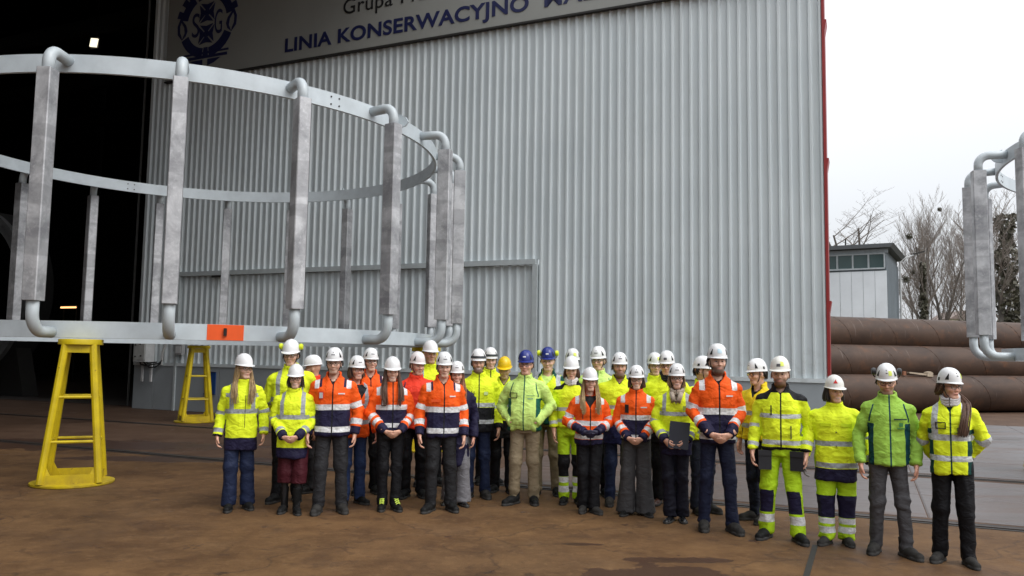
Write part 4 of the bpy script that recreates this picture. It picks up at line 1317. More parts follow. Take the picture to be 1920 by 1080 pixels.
def tones(P, cfg):
    """skin colour per vertex in head space: lips, brows, ruddy cheeks, stubble, painted shade in eye sockets and smile folds"""
    base = np.array(cfg['skin']); n = len(P)
    c = np.tile(base, (n, 1))
    def mixm(mk, col): 
        c[:] = c * (1 - mk[:, None]) + np.array(col) * mk[:, None]
    def gau(p, r): return np.exp(-(((P - np.array(p)) / np.array(r)) ** 2).sum(1))
    front = (P[:, 1] < -.03).astype(float)
    ch = (gau((.045, -.075, -.035), (.022, .03, .022)) + gau((-.045, -.075, -.035), (.022, .03, .022)) + gau((0, -.11, -.03), (.014, .03, .02))) * .45
    mixm(np.clip(ch, 0, 1), base * np.array((1.12, .72, .66)))
    beard = cfg.get('beard')
    if beard:
        bcol, dens = beard
        jaw = np.clip((-.050 - P[:, 2]) / .02, 0, 1) * np.clip((.05 - P[:, 1]) / .03, 0, 1) * np.clip((P[:, 2] + .17) / .02, 0, 1)
        mixm(jaw * dens, bcol)
    lip = np.clip(gau((0, -.098, -.077), (.024, .03, .0075)) * 1.4, 0, 1) * front
    mixm(lip * .9, base * (np.array((.80, .36, .36)) if cfg.get('f') else np.array((.80, .50, .47))))
    mouth = np.clip(gau((0, -.1, -.077), (.022, .03, .0028)) * 1.2, 0, 1) * front
    mixm(mouth * .85, base * .16)
    if cfg.get('smile'):
        cur = np.clip(np.exp(-((P[:, 0] / .026) ** 4)) * np.exp(-(((P[:, 2] + .079 - 9 * P[:, 0] ** 2) / .0048) ** 2)) * 1.3, 0, 1) * front
        mixm(cur * .8, (.68, .64, .60))
        for s_ in (-1, 1):
            ln_ = np.clip(np.exp(-(((np.abs(P[:, 0]) - .036 - .25 * (-.05 - P[:, 2])) / .004) ** 2)) * np.exp(-(((P[:, 2] + .062) / .018) ** 2)), 0, 1) * front
            mixm(ln_ * .22, base * .55)  # shade of the smile folds, put into the skin colour
    hc = np.array(cfg.get('brow', cfg['hair']))
    for sd in (-1, 1):
        bw = np.clip(gau((sd * .034, -.095, .022), (.022, .03, .0055)) * 1.5, 0, 1) * front
        mixm(np.clip(bw * 1.1, 0, .9), hc * .8)
        ey = np.clip(gau((sd * .032, -.095, -.002), (.018, .03, .011)), 0, 1) * front
        mixm(ey * .55, base * .36)  # eye sockets darkened in the skin colour, as shade
    return np.clip(c, 0, 1)

def strands(paths, n, r, spread, seed):
    rng = random.Random(seed); mb = MB()
    for pth in paths:
        for k in range(n):
            ox = Vector((rng.gauss(0, spread), rng.gauss(0, spread * .7), rng.gauss(0, spread * .3)))
            pts = [Vector(p) + ox * (.35 + .65 * i / (len(pth) - 1)) + Vector((rng.gauss(0, .003), rng.gauss(0, .003), rng.uniform(-.02, .01) if i == len(pth) - 1 else 0)) for i, p in enumerate(pth)]
            # smooth the guide once
            q = [pts[0]]
            for a_, b_ in zip(pts, pts[1:]): q += [a_.lerp(b_, .25), a_.lerp(b_, .75)]
            q.append(pts[-1])
            mb.tube(q, r, 4, rs=[r * (1 - .55 * (i / (len(q) - 1)) ** 2) for i in range(len(q))], cap=False)
    return mb

YEL, LIME, PALE, ORG = (.82, .95, .030), (.36, .61, .085), (.62, .85, .22), (.93, .115, .012)
REDO = (.85, .055, .025)
NAVY, BLACK, DKGREY, TEAL = (.017, .015, .042), (.011, .011, .013), (.035, .035, .038), (.010, .060, .075)
REFL = (.52, .54, .55); WREFL = (.74, .74, .74); LREFL = (.36, .38, .40)
WHITE = (.80, .80, .80); DENIM = (.018, .026, .062); KHAKI = (.26, .205, .13); GREY = (.085, .085, .095); BURG = (.065, .012, .018)
FAIR, PINK, TAN = (.74, .49, .37), (.72, .43, .32), (.62, .39, .27)
BLONDE, LBROWN, BROWN, DKHAIR, GINGER, GREYH = (.36, .24, .11), (.16, .095, .05), (.105, .050, .028), (.028, .019, .014), (.26, .10, .04), (.22, .20, .18)

M_BOOT = plain("boot_black", (0.012, 0.012, 0.012), 0.55, var=0.3, scale=14, spec=.12, bmp=.2)
M_BOOTG = plain("boot_grey", (0.034, 0.032, 0.030), 0.7, var=0.4, scale=14, spec=.1, bmp=.2)
M_SHOEB = plain("shoe_brown", (0.07, 0.028, 0.018), 0.4, var=0.2, scale=14)
M_SOLE = plain("sole_rubber", (0.03, 0.028, 0.026), 0.8)
M_PUMP = plain("shoe_patent", (0.012, 0.012, 0.013), 0.2)
M_FRAME = plain("glasses_frame", (0.012, 0.012, 0.013), 0.35)
M_LENS = m_glass("glasses_lens"); M_LENSY = m_glass("glasses_lens_amber", (1.0, 0.75, 0.25)); M_LENSD = m_glass("glasses_lens_dark", (0.35, 0.35, 0.38))
M_MUFFY = plain("muff_yellow", (.70, .80, .02), .4); M_MUFFD = plain("muff_dark", (.03, .03, .032), .4)
M_GOGG = plain("goggle_dark", (.05, .055, .06), .25)

def jacket_spec(kind):
    """hem height, colour areas and cut of a garment (metres on a 1.81 m figure)"""
    s = dict(base=YEL, dark=NAVY, refl=REFL, hem=.84, flare=.0, bands=[], dark_z=[], abands=[], adark=[], braces=None, yoke=None, zip=False, vopen=None, shpatch=False, side=False, piping=False, bulk=1.0, cuff=None, collar=1.0, inner=None)
    if kind == 'parka':      s.update(hem=.69, bands=[(1.145, .026)], braces=(.115, .024, 1.145), hbar=(1.33, .022), abands=[(.25, .026), (.475, .024)], adark=[(.52, .7)], dark_z=[(0, .84)], refl=LREFL, zipo=True)
    if kind == 'parka2':     s.update(hem=.80, bands=[(1.17, .026)], braces=(.12, .024, 1.17), abands=[(.24, .026), (.46, .024)], adark=[(.50, .7)], dark_z=[(0, .86)], refl=LREFL)
    if kind == 'parka_band': s.update(hem=.68, bands=[(1.085, .026), (.855, .028)], abands=[(.27, .027), (.50, .026)], adark=[(.535, .7)], dark_z=[(0, .82)], refl=LREFL)
    if kind == 'parka_fold': s.update(hem=.76, bands=[(1.235, .024), (1.01, .022)], braces=(.13, .022, 1.235), abands=[(.24, .025), (.47, .024)], adark=[(.51, .7)], dark_z=[(0, .965)], refl=LREFL, vopen=1.34, inner=(.35, .28, .2))
    if kind == 'orange':     s.update(base=ORG, dark=NAVY, refl=WREFL, hem=.84, bands=[(1.155, .032), (.915, .030)], dark_z=[(0, 1.125)], abands=[(.20, .032), (.40, .032)], adark=[(.455, .7)], shpatch=True, zip=True, vopen=1.40)
    if kind == 'orange_f':   s.update(base=ORG, dark=NAVY, refl=WREFL, hem=.92, bands=[(1.215, .029), (1.005, .026)], dark_z=[(0, 1.19)], abands=[(.34, .028), (.43, .028)], adark=[(.495, .7)], shpatch=True, zip=True)
    if kind == 'orange_s':   s.update(base=ORG, dark=NAVY, refl=WREFL, hem=.85, bands=[(1.12, .030), (.955, .030)], dark_z=[(0, .92)], abands=[(.20, .03), (.38, .03)], adark=[(.43, .7)], shpatch=True, zip=True, vopen=1.30)
    if kind == 'vest_o':     s.update(base=ORG, dark=NAVY, refl=LREFL, hem=.82, bands=[(1.20, .026), (1.0, .026)], braces=(.12, .024, 1.2), vopen=1.20, adark=[], abands=[(.3, .025)])
    if kind == 'plain_ro':   s.update(base=REDO, dark=NAVY, refl=WREFL, hem=.85, bands=[(1.1, .028)], zip=False, adark=[(.48, .7)], piping=True)
    if kind == 'lime_pale':  s.update(base=PALE, dark=(.012, .10, .07), hem=.865, zip=True, piping=True, side=True)
    if kind == 'lime':       s.update(base=LIME, dark=(.008, .055, .075), hem=.85, zip=True, piping=True, side=True)
    if kind == 'hv_white':   s.update(base=YEL, dark=(.010, .055, .05), hem=.82, zip=True, bands=[(1.165, .028), (.975, .026)], braces=(.12, .026, 1.165), abands=[(.27, .024), (.47, .024)], side=True, vopen=1.40, inner=(.5, .48, .48))
    if kind == 'yb':         s.update(base=YEL, dark=BLACK, hem=.89, yoke=1.385, zip=True, bands=[(1.225, .022), (.965, .022)], dark_z=[(0, .918)], abands=[(.27, .022), (.46, .02)], adark=[(.53, .7)], vopen=1.43, inner=BLACK)
    if kind == 'yb2':        s.update(base=YEL, dark=BLACK, hem=.80, bands=[(1.13, .026), (.925, .026)], dark_z=[(0, 1.10)], abands=[(.30, .026)], adark=[(.5, .7)], zip=True, refl=REFL)
    if kind == 'y_short':    s.update(base=YEL, dark=BLACK, hem=.93, yoke=1.40, bands=[(1.16, .022), (1.02, .02)], abands=[(.22, .022), (.42, .022)], adark=[(.5, .7)], collar=.8)
    if kind == 'yplain':     s.update(base=YEL, dark=NAVY, hem=.84, bands=[(1.14, .026), (.95, .026)], braces=(.12, .024, 1.14), abands=[(.27, .025)], refl=LREFL)
    if kind == 'y_teal':     s.update(base=YEL, dark=(.010, .07, .055), hem=.86, yoke=1.40, bands=[(1.02, .024)], braces=(.14, .026, 1.02), dark_z=[(0, .98)], abands=[(.27, .025)], vopen=1.33, inner=PALE)
    if kind == 'y_smock':    s.update(base=YEL, dark=(.014, .017, .06), hem=.72, dark_z=[(0, .96)], bands=[(1.16, .022)], abands=[(.25, .025)], vopen=1.42, inner=BLACK)
    if kind == 'y_orangeband': s.update(base=(.85, .62, .02), dark=BLACK, refl=LREFL, hem=.90, bands=[(1.2, .024), (1.06, .024)], abands=[(.25, .024)], vopen=1.36, inner=BLACK, side=True)
    if kind == 'coat':       s.update(base=NAVY, dark=NAVY, hem=.50, bulk=.95)
    return s

def build_person(cfg):
    S = cfg['h'] / 1.81
    seed = cfg['seed']; rng = random.Random(seed)
    fem = cfg.get('f', False)
    B = cfg.get('w', 0.94 if fem else 1.0)
    sh = .200 * min(B, 1.02) * (.95 if fem else 1.0)
    st = cfg.get('st', .10)
    lean = cfg.get('lean', 0.0)                      # hips shifted sideways over one leg
    # ---------------- joints (+x is to the right for someone looking at the face)
    arms = {}
    ao = cfg.get('arm_out', 0.0)
    poses = cfg.get('pose', 'hang'); poses = (poses, poses) if isinstance(poses, str) else poses
    for sd, po in ((-1, poses[0]), (1, poses[1])):
        shd = np.array((sd * (sh - .004), .012, 1.372))
        if po == 'hang':   el, wr, fd, td, cu = (sd * (sh + .060 + ao), .040, 1.115), (sd * (sh + .062 + ao * 1.5), -.045, .870), (0, -.12, -1), (-sd * .2 * 0 , -1, -.1), 0.25
        elif po == 'clasp': el, wr, fd, td, cu = (sd * (sh + .062), .005, 1.130), (sd * .085, -.215, .945), (-.80, -.12, -.55), (-.2, -.6, .75), 0.7
        elif po == 'clasp_hi': el, wr, fd, td, cu = (sd * (sh + .085), .0, 1.150), (sd * .080, -.225, 1.02), (-.85, -.15, -.35), (-.2, -.5, .8), 0.7
        elif po == 'pocket': el, wr, fd, td, cu = (sd * (sh + .115), .055, 1.140), (sd * (sh - .045), -.115, .965), (-.5, -.2, -.7), (-.2, -.8, 0), 0.5
        elif po == 'behind': el, wr, fd, td, cu = (sd * (sh + .075), .075, 1.130), (sd * .10, .20, .93), (-.8, .1, -.4), (0, .3, 1), 0.5
        elif po == 'hold':  el, wr, fd, td, cu = (sd * (sh + .075), .0, 1.135), (sd * .125, -.215, .945), (-.6, -.5, -.55), (-.3, -.5, .8), 0.35
        elif po == 'belt':  el, wr, fd, td, cu = (sd * (sh + .09), .03, 1.14), (sd * (sh + .0), -.13, .90), (-.35, -.35, -.8), (-.3, -.8, .2), 0.55
        jt = cfg.get('jit', [0] * 12); k_ = 0 if sd < 0 else 6
        el = np.array(el) + np.array(jt[k_:k_ + 3]); wr = np.array(wr)
        if po in ('hang', 'behind'): wr = wr + np.array(jt[k_ + 3:k_ + 6]) * np.array((1.0, 1.6, .8))
        shd = shd + np.array((0, 0, jt[0] * .5 * sd))
        arms[sd] = (shd, el, wr, fd, td, cu, po)
    hipx = .088 * B
    feet = {}
    for sd in (-1, 1):
        fx = sd * st + cfg.get('fx', 0); fy = cfg.get('fy', 0.0) * sd
        toe = sd * rad(cfg.get('toe', 14)) + rad(cfg.get('toeyaw', 0))
        feet[sd] = (fx, fy, toe)
    hy, hp = rad(cfg.get('yaw', 0)), rad(cfg.get('pitch', 0))
    HC = np.array((cfg.get('hx', 0.0), -.012, 1.640)); HS = .93

    # ---------------- body: one continuous skin from head to ankles
    fs_, cs_ = .0085, .026
    xs = np.concatenate([uni(-.36, -.125, cs_), uni(-.105, .105, fs_), uni(.125, .36, cs_)]) + HC[0]
    ys = np.concatenate([uni(-.30, -.165, cs_), uni(-.148, .13, fs_), uni(.15, .26, cs_)])
    zs = np.concatenate([uni(.03, 1.42, .030), uni(1.445, 1.80, .0078)])
    G = Grid(xs, ys, zs)
    F_ = trunk(G, [(.86, .13, .085, .01), (1.0, .135, .085, .01), (1.2, .145, .09, .01), (1.36, .145, .08, .012), (1.44, .09, .06, .015)], 2.2)
    for sd in (-1, 1):
        a, e_, w_ = arms[sd][:3]
        F_ = smin(F_, cone(G, a, e_, .046, .038), .03); F_ = np.minimum(F_, cone(G, e_, w_, .038, .030))
        hip = (sd * hipx + lean, .01, .90); fx, fy, toe = feet[sd]; kn = (sd * hipx * .45 + fx * .55 + lean * .5, -.01 + fy * .5, .50)
        F_ = smin(F_, cone(G, hip, kn, .072, .050), .03); F_ = smin(F_, cone(G, kn, (fx, fy + .03, .08), .048, .036), .02)
    # head (in its own turned frame)
    k0 = int(np.searchsorted(zs, 1.40)); sub = Grid(xs, ys, zs[k0:])
    cyaw, syaw = math.cos(hy), math.sin(hy); cp, sp = math.cos(hp), math.sin(hp)
    class HG: pass
    def to_head(X, Y, Z):
        x, y, z = (X - HC[0]) / HS, (Y - HC[1]) / HS, (Z - HC[2]) / HS
        x, y = x * cyaw + y * syaw, -x * syaw + y * cyaw
        y, z = y * cp + z * sp, -y * sp + z * cp
        return x, y, z
    h = HG(); h.X, h.Y, h.Z = to_head(sub.X, sub.Y, sub.Z)
    H_ = ell(h, (0, .012, .020), (.078, .100, .108))
    jw = .056 if fem else .062
    H_ = smin(H_, ell(h, (0, -.022, -.050), (jw, .076, .088)), .03)
    H_ = smin(H_, cone(h, (-.020, -.070, -.112), (.020, -.070, -.112), .021, .021), .025)
    H_ = smin(H_, cone(h, (-.04, -.086, .020), (.04, -.086, .020), .011, .011), .012)
    for sd in (-1, 1):
        H_ = smin(H_, ell(h, (sd * .043, -.066, -.034), (.026, .030, .026)), .02)
        H_ = smax(H_, -ell(h, (sd * .032, -.104, -.003), (.020, .021, .013)), .008)
        H_ = smin(H_, ell(h, (sd * .079, .012, -.018), (.011, .020, .033)), .008)
    ns = 1.0 if not fem else .88
    H_ = smin(H_, cone(h, (0, -.095, .006), (0, -.120 * ns - .0, -.038), .0090, .0145 * ns), .008)
    for sd in (-1, 1): H_ = smin(H_, ell(h, (sd * .013, -.103, -.043), (.009, .010, .008)), .005)
    H_ = smax(H_, -ell(h, (0, -.112, -.0785), (.024, .010, .0035)), .004)
    H_ = smin(H_, ell(h, (0, -.094, -.077), (.025, .011, .010)), .008)
    if cfg.get('beard') and cfg['beard'][1] > .6:
        H_ = smin(H_, ell(h, (0, -.052, -.105), (.055, .055, .045)), .02)
    nk = cone(sub, (HC[0] * .6, .020, 1.40), (HC[0], .012, 1.60), .060 if not fem else .052, .054 if not fem else .046)
    H_ = smin(H_, nk, .02)
    F_[:, :, k0:] = smin(F_[:, :, k0:], H_, .02)
    V, Q = surfnet(F_, xs.astype(f32), ys.astype(f32), zs.astype(f32))
    hx_, hy_, hz_ = to_head(V[:, 0], V[:, 1], V[:, 2])
    HP = np.stack([hx_, hy_, hz_], 1)
    colr = tones(HP, cfg)
    low = V[:, 2] < 1.40
    colr[low] = np.array(cfg.get('legcol', np.array(cfg['skin']) * .95))
    # eyeballs
    def from_head(P):
        x, y, z = P[:, 0], P[:, 1], P[:, 2]
        y, z = y * cp - z * sp, y * sp + z * cp
        x, y = x * cyaw - y * syaw, x * syaw + y * cyaw
        return np.stack([x, y, z], 1) * HS + HC
    VV, QQ, CC = [V], [Q], [colr]; off = len(V)
    ev, eq = [], []
    nl, na = 6, 8
    for i in range(nl + 1):
        for k in range(na):
            ph = math.pi * i / nl; an = 2 * math.pi * k / na
            ev.append((math.sin(ph) * math.cos(an), -math.cos(ph), math.sin(ph) * math.sin(an)))
    eq = [(i * na + k, i * na + (k + 1) % na, (i + 1) * na + (k + 1) % na, (i + 1) * na + k) for i in range(nl) for k in range(na)]
    ev, eq = np.array(ev), np.array(eq)
    for sd in (-1, 1):
        P = ev * np.array((.0125, .0115, .0085)) + np.array((sd * .032, -.0845, -.003))
        cc = np.where(ev[:, 1:2] < -.80, np.array((.02, .018, .016)), np.array((.62, .58, .55)))
        VV.append(from_head(P)); QQ.append(eq + off); CC.append(cc); off += len(P)
    # hands
    gl = cfg.get('gloves')
    for sd in (-1, 1):
        a, e_, w_, fd, td, cu, po = arms[sd]
        if po == 'pocket' : continue
        P, q = place_hand(sd, w_ + (w_ - e_) / np.linalg.norm(w_ - e_) * .012, fd, td, cu, (1.0 if not fem else .92) * (1.12 if gl else 1.0))
        VV.append(P); QQ.append(q + off); off += len(P)
        CC.append(np.tile(np.array(gl if gl else np.array(cfg['skin']) * (.95, .82, .78)), (len(P), 1)))
    V = np.concatenate(VV) * S; Q = np.concatenate(QQ); C = np.concatenate(CC)
    person = np_mesh("person", V, Q, m_skin(), None, colors=C)
    person.location = (cfg['x'], cfg['y'], 0); person.rotation_euler = (0, 0, rad(cfg.get('rz', 0)))
    tag(person, cfg['label'], "person", "people in safety gear posing before the hall")

    # ---------------- jacket
    js = jacket_spec(cfg['jk']); js.update(cfg.get('jmod', {}))
    hem = js['hem']; bk = js['bulk'] * B * (.97 if fem else 1.0)
    gs = .0135
    G = Grid(uni(-.42, .42, gs), uni(-.33, .30, gs), uni(hem - .03, 1.60, gs))
    fl = js.get('flare', 0)
    belly = cfg.get('belly', 0.0)
    tab = [(hem, (.196 + fl) * bk, .142 * bk, .0), (.95, (.194 + fl * .5) * bk, (.144 + belly * .6) * bk, -belly * .5), (1.08, (.188 if fem else .198) * bk, (.142 + belly) * bk, -belly * .7), (1.22, .200 * bk, (.142 + belly * .4) * bk, -.004), (1.32, .202 * bk, .136 * bk, 0.0), (1.375, .182 * bk, .122 * bk, .006), (1.41, .150 * bk, .106, .010), (1.445, .108, .090, .012), (1.475, .089, .086, .010), (1.50, .084, .084, .004), (1.56, .086, .086, -.004)]
    T_ = trunk(G, tab, 2.5, xoff=0)
    arm_d = None
    for sd in (-1, 1):
        a, e_, w_ = arms[sd][:3]
        d_ = smin(cone(G, a, e_, .068 * bk, .062 * bk), cone(G, e_, w_, .062 * bk, .052), .02)
        # flat cuff
        ax = (w_ - e_) / np.linalg.norm(w_ - e_); cut = (G.X - w_[0]) * ax[0] + (G.Y - w_[1]) * ax[1] + (G.Z - w_[2]) * ax[2]
        d_ = np.maximum(d_, cut - .012)
        T_ = smin(T_, d_, .022)
    # shoulders rounded a little more
    for sd in (-1, 1):
        T_ = smin(T_, cone(G, (sd * .085, .012, 1.432), arms[sd][0] + np.array((sd * -.03, 0, .012)), .050, .058 * bk), .03)
    # collar opening
    ctop = 1.468 + .068 * js['collar']
    slope = G.Z - (ctop + (G.Y - 0.0) * .28)
    T_ = np.maximum(T_, slope)
    neck = np.sqrt((G.X - HC[0] * .7) ** 2 + (G.Y - .002) ** 2) - .066
    T_ = np.maximum(T_, -np.maximum(neck, 1.462 - G.Z))
    vz = js['vopen']
    if vz:
        wedge = np.maximum(np.abs(G.X) - np.maximum(0.0, (G.Z - vz)) * .62, G.Y + .035)
        T_ = smax(T_, -np.maximum(np.maximum(wedge, vz - G.Z), -(T_ + .022)), .006)
    T_ = np.maximum(T_, hem - G.Z)
    V, Q = surfnet(T_, G.xs, G.ys, G.zs)
    n = normals(V, Q)
    # which limb does each vertex belong to
    best = np.full(len(V), 9.0); al = np.zeros(len(V)); isarm = np.zeros(len(V), bool)
    for sd in (-1, 1):
        a, e_, w_ = arms[sd][:3]
        d1, t1, L1 = seg_t(V, a, e_); d2, t2, L2 = seg_t(V, e_, w_)
        use2 = d2 < d1; d = np.where(use2, d2, d1); t = np.where(use2, L1 + t2, t1)
        ons = (np.sign(V[:, 0] - 0) == sd) | (d < .09)
        # torso distance estimate
        tz = np.interp(V[:, 2], [r[0] for r in tab], [r[1] for r in tab]); td_ = np.interp(V[:, 2], [r[0] for r in tab], [r[2] for r in tab]); yc_ = np.interp(V[:, 2], [r[0] for r in tab], [r[3] for r in tab])
        q = (np.abs(V[:, 0] / tz) ** 2.5 + np.abs((V[:, 1] - yc_) / td_) ** 2.5) ** .4
        dt = (q - 1) * np.minimum(tz, td_)
        ar = (d - np.interp(t, [0, L1, L1 + L2], [.068 * bk, .062 * bk, .052])) < dt - .004
        ar &= ons & (t > .02) & (d < best)
        al = np.where(ar, t, al); isarm |= ar; best = np.where(ar, d, best)
    BIG = -0.3
    zwob = V[:, 2] + .004 * vnoise(V * 7, seed + 5)
    refl = np.full(len(V), BIG); dark = np.full(len(V), BIG); trim = np.full(len(V), BIG)
    front = V[:, 1] < 0.0
    for zc, hw in js['bands']: refl = np.where(isarm, refl, np.maximum(refl, hw - np.abs(zwob - zc)))
    for zc, hw in js['abands']: refl = np.where(isarm, np.maximum(refl, hw - np.abs(al + .004 * vnoise(V * 9, seed) - zc)), refl)
    for a0, a1 in js['adark']: dark = np.where(isarm, np.maximum(dark, np.minimum(al - a0, a1 - al)), dark)
    for a0, a1 in js['dark_z']: dark = np.where(isarm, dark, np.maximum(dark, np.minimum(zwob - a0, a1 - zwob)))
    if js['braces']:
        bx_, bw_, bz_ = js['braces']
        br = np.minimum(bw_ - np.abs(np.abs(V[:, 0]) - bx_ - .10 * np.clip(1.40 - zwob, 0, .05)), zwob - bz_)
        refl = np.where(isarm, refl, np.maximum(refl, br))
    if js.get('hbar'):
        zc, hw = js['hbar']; refl = np.where(isarm, refl, np.maximum(refl, np.minimum(hw - np.abs(zwob - zc), np.abs(V[:, 0]) - .06)))
    if js['shpatch']:
        pa = np.minimum(.026 - np.abs(np.abs(V[:, 0]) - (sh - .022)), zwob - 1.355)
        refl = np.maximum(refl, np.where(al < .06, pa, BIG))
        dk = np.minimum(np.abs(V[:, 0]) - .118, np.minimum(zwob - 1.37, (sh - .05) - np.abs(V[:, 0])))
        if js['base'] == ORG and not fem: dark = np.maximum(dark, dk)
    if js['yoke']:
        dark = np.maximum(dark, np.where(al < .12, zwob - js['yoke'] - .07 * np.clip((.125 - np.abs(V[:, 0])) / .04, 0, 1) + .10 * np.clip(np.abs(V[:, 0]) - .13, 0, .2), BIG))
        dark = np.maximum(dark, np.where(np.abs(V[:, 0]) < .11, zwob - 1.455, BIG))
    if js['zip']: trim = np.maximum(trim, np.where(front & ~isarm, .0075 - np.abs(V[:, 0] - .006), BIG))
    if js.get('zipo'): trim = np.maximum(trim, np.where(front & ~isarm, np.minimum(.005 - np.abs(V[:, 0] - .03), np.minimum(1.33 - zwob, zwob - .95)), BIG))
    if js['side']:
        sdp = np.where(~isarm, np.minimum(np.abs(V[:, 0]) - .150 * bk, 1.24 - zwob), BIG); dark = np.maximum(dark, sdp)
    if js['piping']:
        pp = .0065 - np.abs(np.abs(V[:, 0]) - (.135 + .25 * np.clip(1.42 - zwob, 0, .14)))
        trim = np.maximum(trim, np.where(front, np.minimum(pp, np.minimum(zwob - 1.25, 1.43 - zwob)), BIG))
    if vz:
        ins = np.minimum(np.clip((V[:, 2] - vz) * .62, 0, 1) - np.abs(V[:, 0]) + .002, -.035 - V[:, 1])
        trim = np.maximum(trim, np.where(V[:, 2] > vz, ins, BIG))
    inn = (np.hypot(V[:, 0] - HC[0] * .7, V[:, 1] - .002) < .070) & (V[:, 2] > 1.44)
    if js['inner']: trim = np.where(inn, .02, trim)
    # cloth folds
    tz = V[:, 2]
    def rid(p_, s_): return 1 - 2.2 * np.abs(vnoise(p_, s_)) ** .8
    arm_f = vnoise(np.stack([V[:, 0] * 9, V[:, 1] * 9, al * 26 + tz * 3], 1), seed)
    arm_f = .55 * arm_f + .55 * rid(np.stack([V[:, 0] * 14, V[:, 1] * 14, al * 20 + tz * 8], 1), seed + 9)
    tor_f = .6 * vnoise(np.stack([V[:, 0] * 8 + tz * 3, V[:, 1] * 8, tz * 6], 1), seed + 1) + .42 * rid(np.stack([V[:, 0] * 10 - np.abs(V[:, 0]) * 6 - tz * 8, V[:, 1] * 6, tz * 12], 1), seed + 2) + .25 * rid(np.stack([V[:, 0] * 22, V[:, 1] * 9, tz * 5], 1), seed + 22)
    amp = np.where(isarm, .0135, .0135) * np.clip((1.47 - tz) / .05, .15, 1)
    low_ = np.clip((hem + .1 - tz) / .1, 0, 1)
    V = V + n * (np.where(isarm, arm_f, tor_f) * amp)[:, None] + n * (low_ * .010 * vnoise(np.stack([np.arctan2(V[:, 1], V[:, 0]) * 3.2, tz * 2, tz * 0], 1), seed + 4) * ~isarm)[:, None]
    jk = np_mesh("coat" if cfg['jk'] == 'coat' else "jacket", V * S, Q, cloth(js['base'], js['dark'], js['refl'], js['inner'] or (.014, .014, .016) if not (js['piping'] or js['side']) else js['dark']), person, {"m_dark": dark, "m_refl": refl, "m_trim": trim})
    tw = [r[0] for r in tab]
    def front_y(x, z):
        w_, d_, c_ = (np.interp(z, tw, [r[i] for r in tab]) for i in (1, 2, 3))
        return c_ - d_ * max(0.0, 1 - abs(x / w_) ** 2.5) ** .4
    # small things sewn on or clipped to the jacket
    for it in cfg.get('bits', []):
        kind, x_, z_, w_, h_, col = it
        y_ = front_y(x_, z_) - .012
        slope_ = (front_y(x_ + .02, z_) - front_y(x_ - .02, z_)) / .04
        M_ = Matrix.Rotation(math.atan(slope_), 3, 'Z')
        m_ = MB(); th_ = .006 if kind != 'chest_print' else .003
        if kind == 'badge_frame':
            for dx, dz, bw, bh in ((0, h_ / 2, w_, .008), (0, -h_ / 2, w_, .008), (-w_ / 2, 0, .008, h_), (w_ / 2, 0, .008, h_)):
                m_.box((M_ @ Vector((dx, 0, 0))) * S + Vector((x_ * S, y_ * S, (z_ + dz) * S)), (bw, th_, bh), M=M_)
            m_.build("badge_pocket", plain("badge_edge", (.012, .012, .013), .5), jk)
            continue
        m_.box((x_ * S, y_ * S, z_ * S), (w_, th_, h_), M=M_)
        o_ = m_.build(kind, plain("bit_%02x%02x%02x" % tuple(int(c * 255) for c in col), col, .5), jk)
        if kind == 'badge':
            m_ = MB(); m_.box((x_ * S, y_ * S - .005, z_ * S), (w_ * .74, .003, h_ * .74), M=M_); m_.build("badge_card", plain("badge_white", (.6, .6, .62), .4), o_)
    # ---------------- trousers
    ts = dict(base=BLACK, dark=BLACK, refl=WREFL, wide=0.0, hem=.055, knees=None, bands=[], kind='trousers')
    ts.update(cfg.get('tr', {}))
    wd = ts['wide']; thm = ts['hem']; tb_ = B * ts.get('bulk', 1.0)
    gs = .0145
    G = Grid(uni(-.36, .36, gs), uni(-.20, .20, gs), uni(thm - .02, 1.02, gs))
    T_ = trunk(G, [(.80, .150 * tb_, .108 * tb_, .008), (.90, .165 * tb_, .118 * tb_, .008), (1.0, .160 * tb_, .112 * tb_, .006)], 2.3, xoff=lean * .7)
    T_ = np.maximum(T_, .83 - G.Z)
    legs = {}
    for sd in (-1, 1):
        hip = np.array((sd * hipx + lean, .010, .90)); fx, fy, toe = feet[sd]
        kn = np.array((sd * hipx * .45 + fx * .55 + lean * .5, -.012 + fy * .5, .50)); an = np.array((fx, fy + .035, .05))
        legs[sd] = (hip, kn, an)
        rk, ra = .068 * tb_ + wd * .35, .060 * tb_ + wd
        d_ = smin(cone(G, hip, kn, .094 * tb_ + wd * .1, rk), cone(G, kn, an, rk, ra), .03)
        T_ = smin(T_, d_, .018)
    T_ = np.maximum(T_, thm - G.Z)
    V, Q = surfnet(T_, G.xs, G.ys, G.zs)
    n = normals(V, Q)
    tz = V[:, 2]
    zw = tz + .005 * vnoise(V * 8, seed + 31)
    refl = np.full(len(V), BIG); dark = np.full(len(V), BIG); trim = np.full(len(V), BIG)
    for zc, hw in ts['bands']: refl = np.maximum(refl, hw - np.abs(zw - zc))
    if ts['knees']:
        k0_, k1_, wrap = ts['knees']
        dk = np.minimum(zw - k0_, k1_ - zw)
        if not wrap: 
            lx_ = np.where(V[:, 0] > lean * .5, np.interp(tz, [.05, .5, .9], [feet[1][0], legs[1][1][0], legs[1][0][0]]), np.interp(tz, [.05, .5, .9], [feet[-1][0], legs[-1][1][0], legs[-1][0][0]]))
            dk = np.minimum(dk, .062 - np.abs(V[:, 0] - lx_ + .01)); dk = np.minimum(dk, .02 - V[:, 1])
        dark = np.maximum(dark, dk)
    kz = np.exp(-((tz - .50) / .10) ** 2) + np.clip((.26 - tz) / .18, 0, 1)
    fold_v = 1 - 2 * np.abs(vnoise(np.stack([V[:, 0] * 13 + tz * 1.5, V[:, 1] * 9, tz * 2.4], 1), seed + 12))
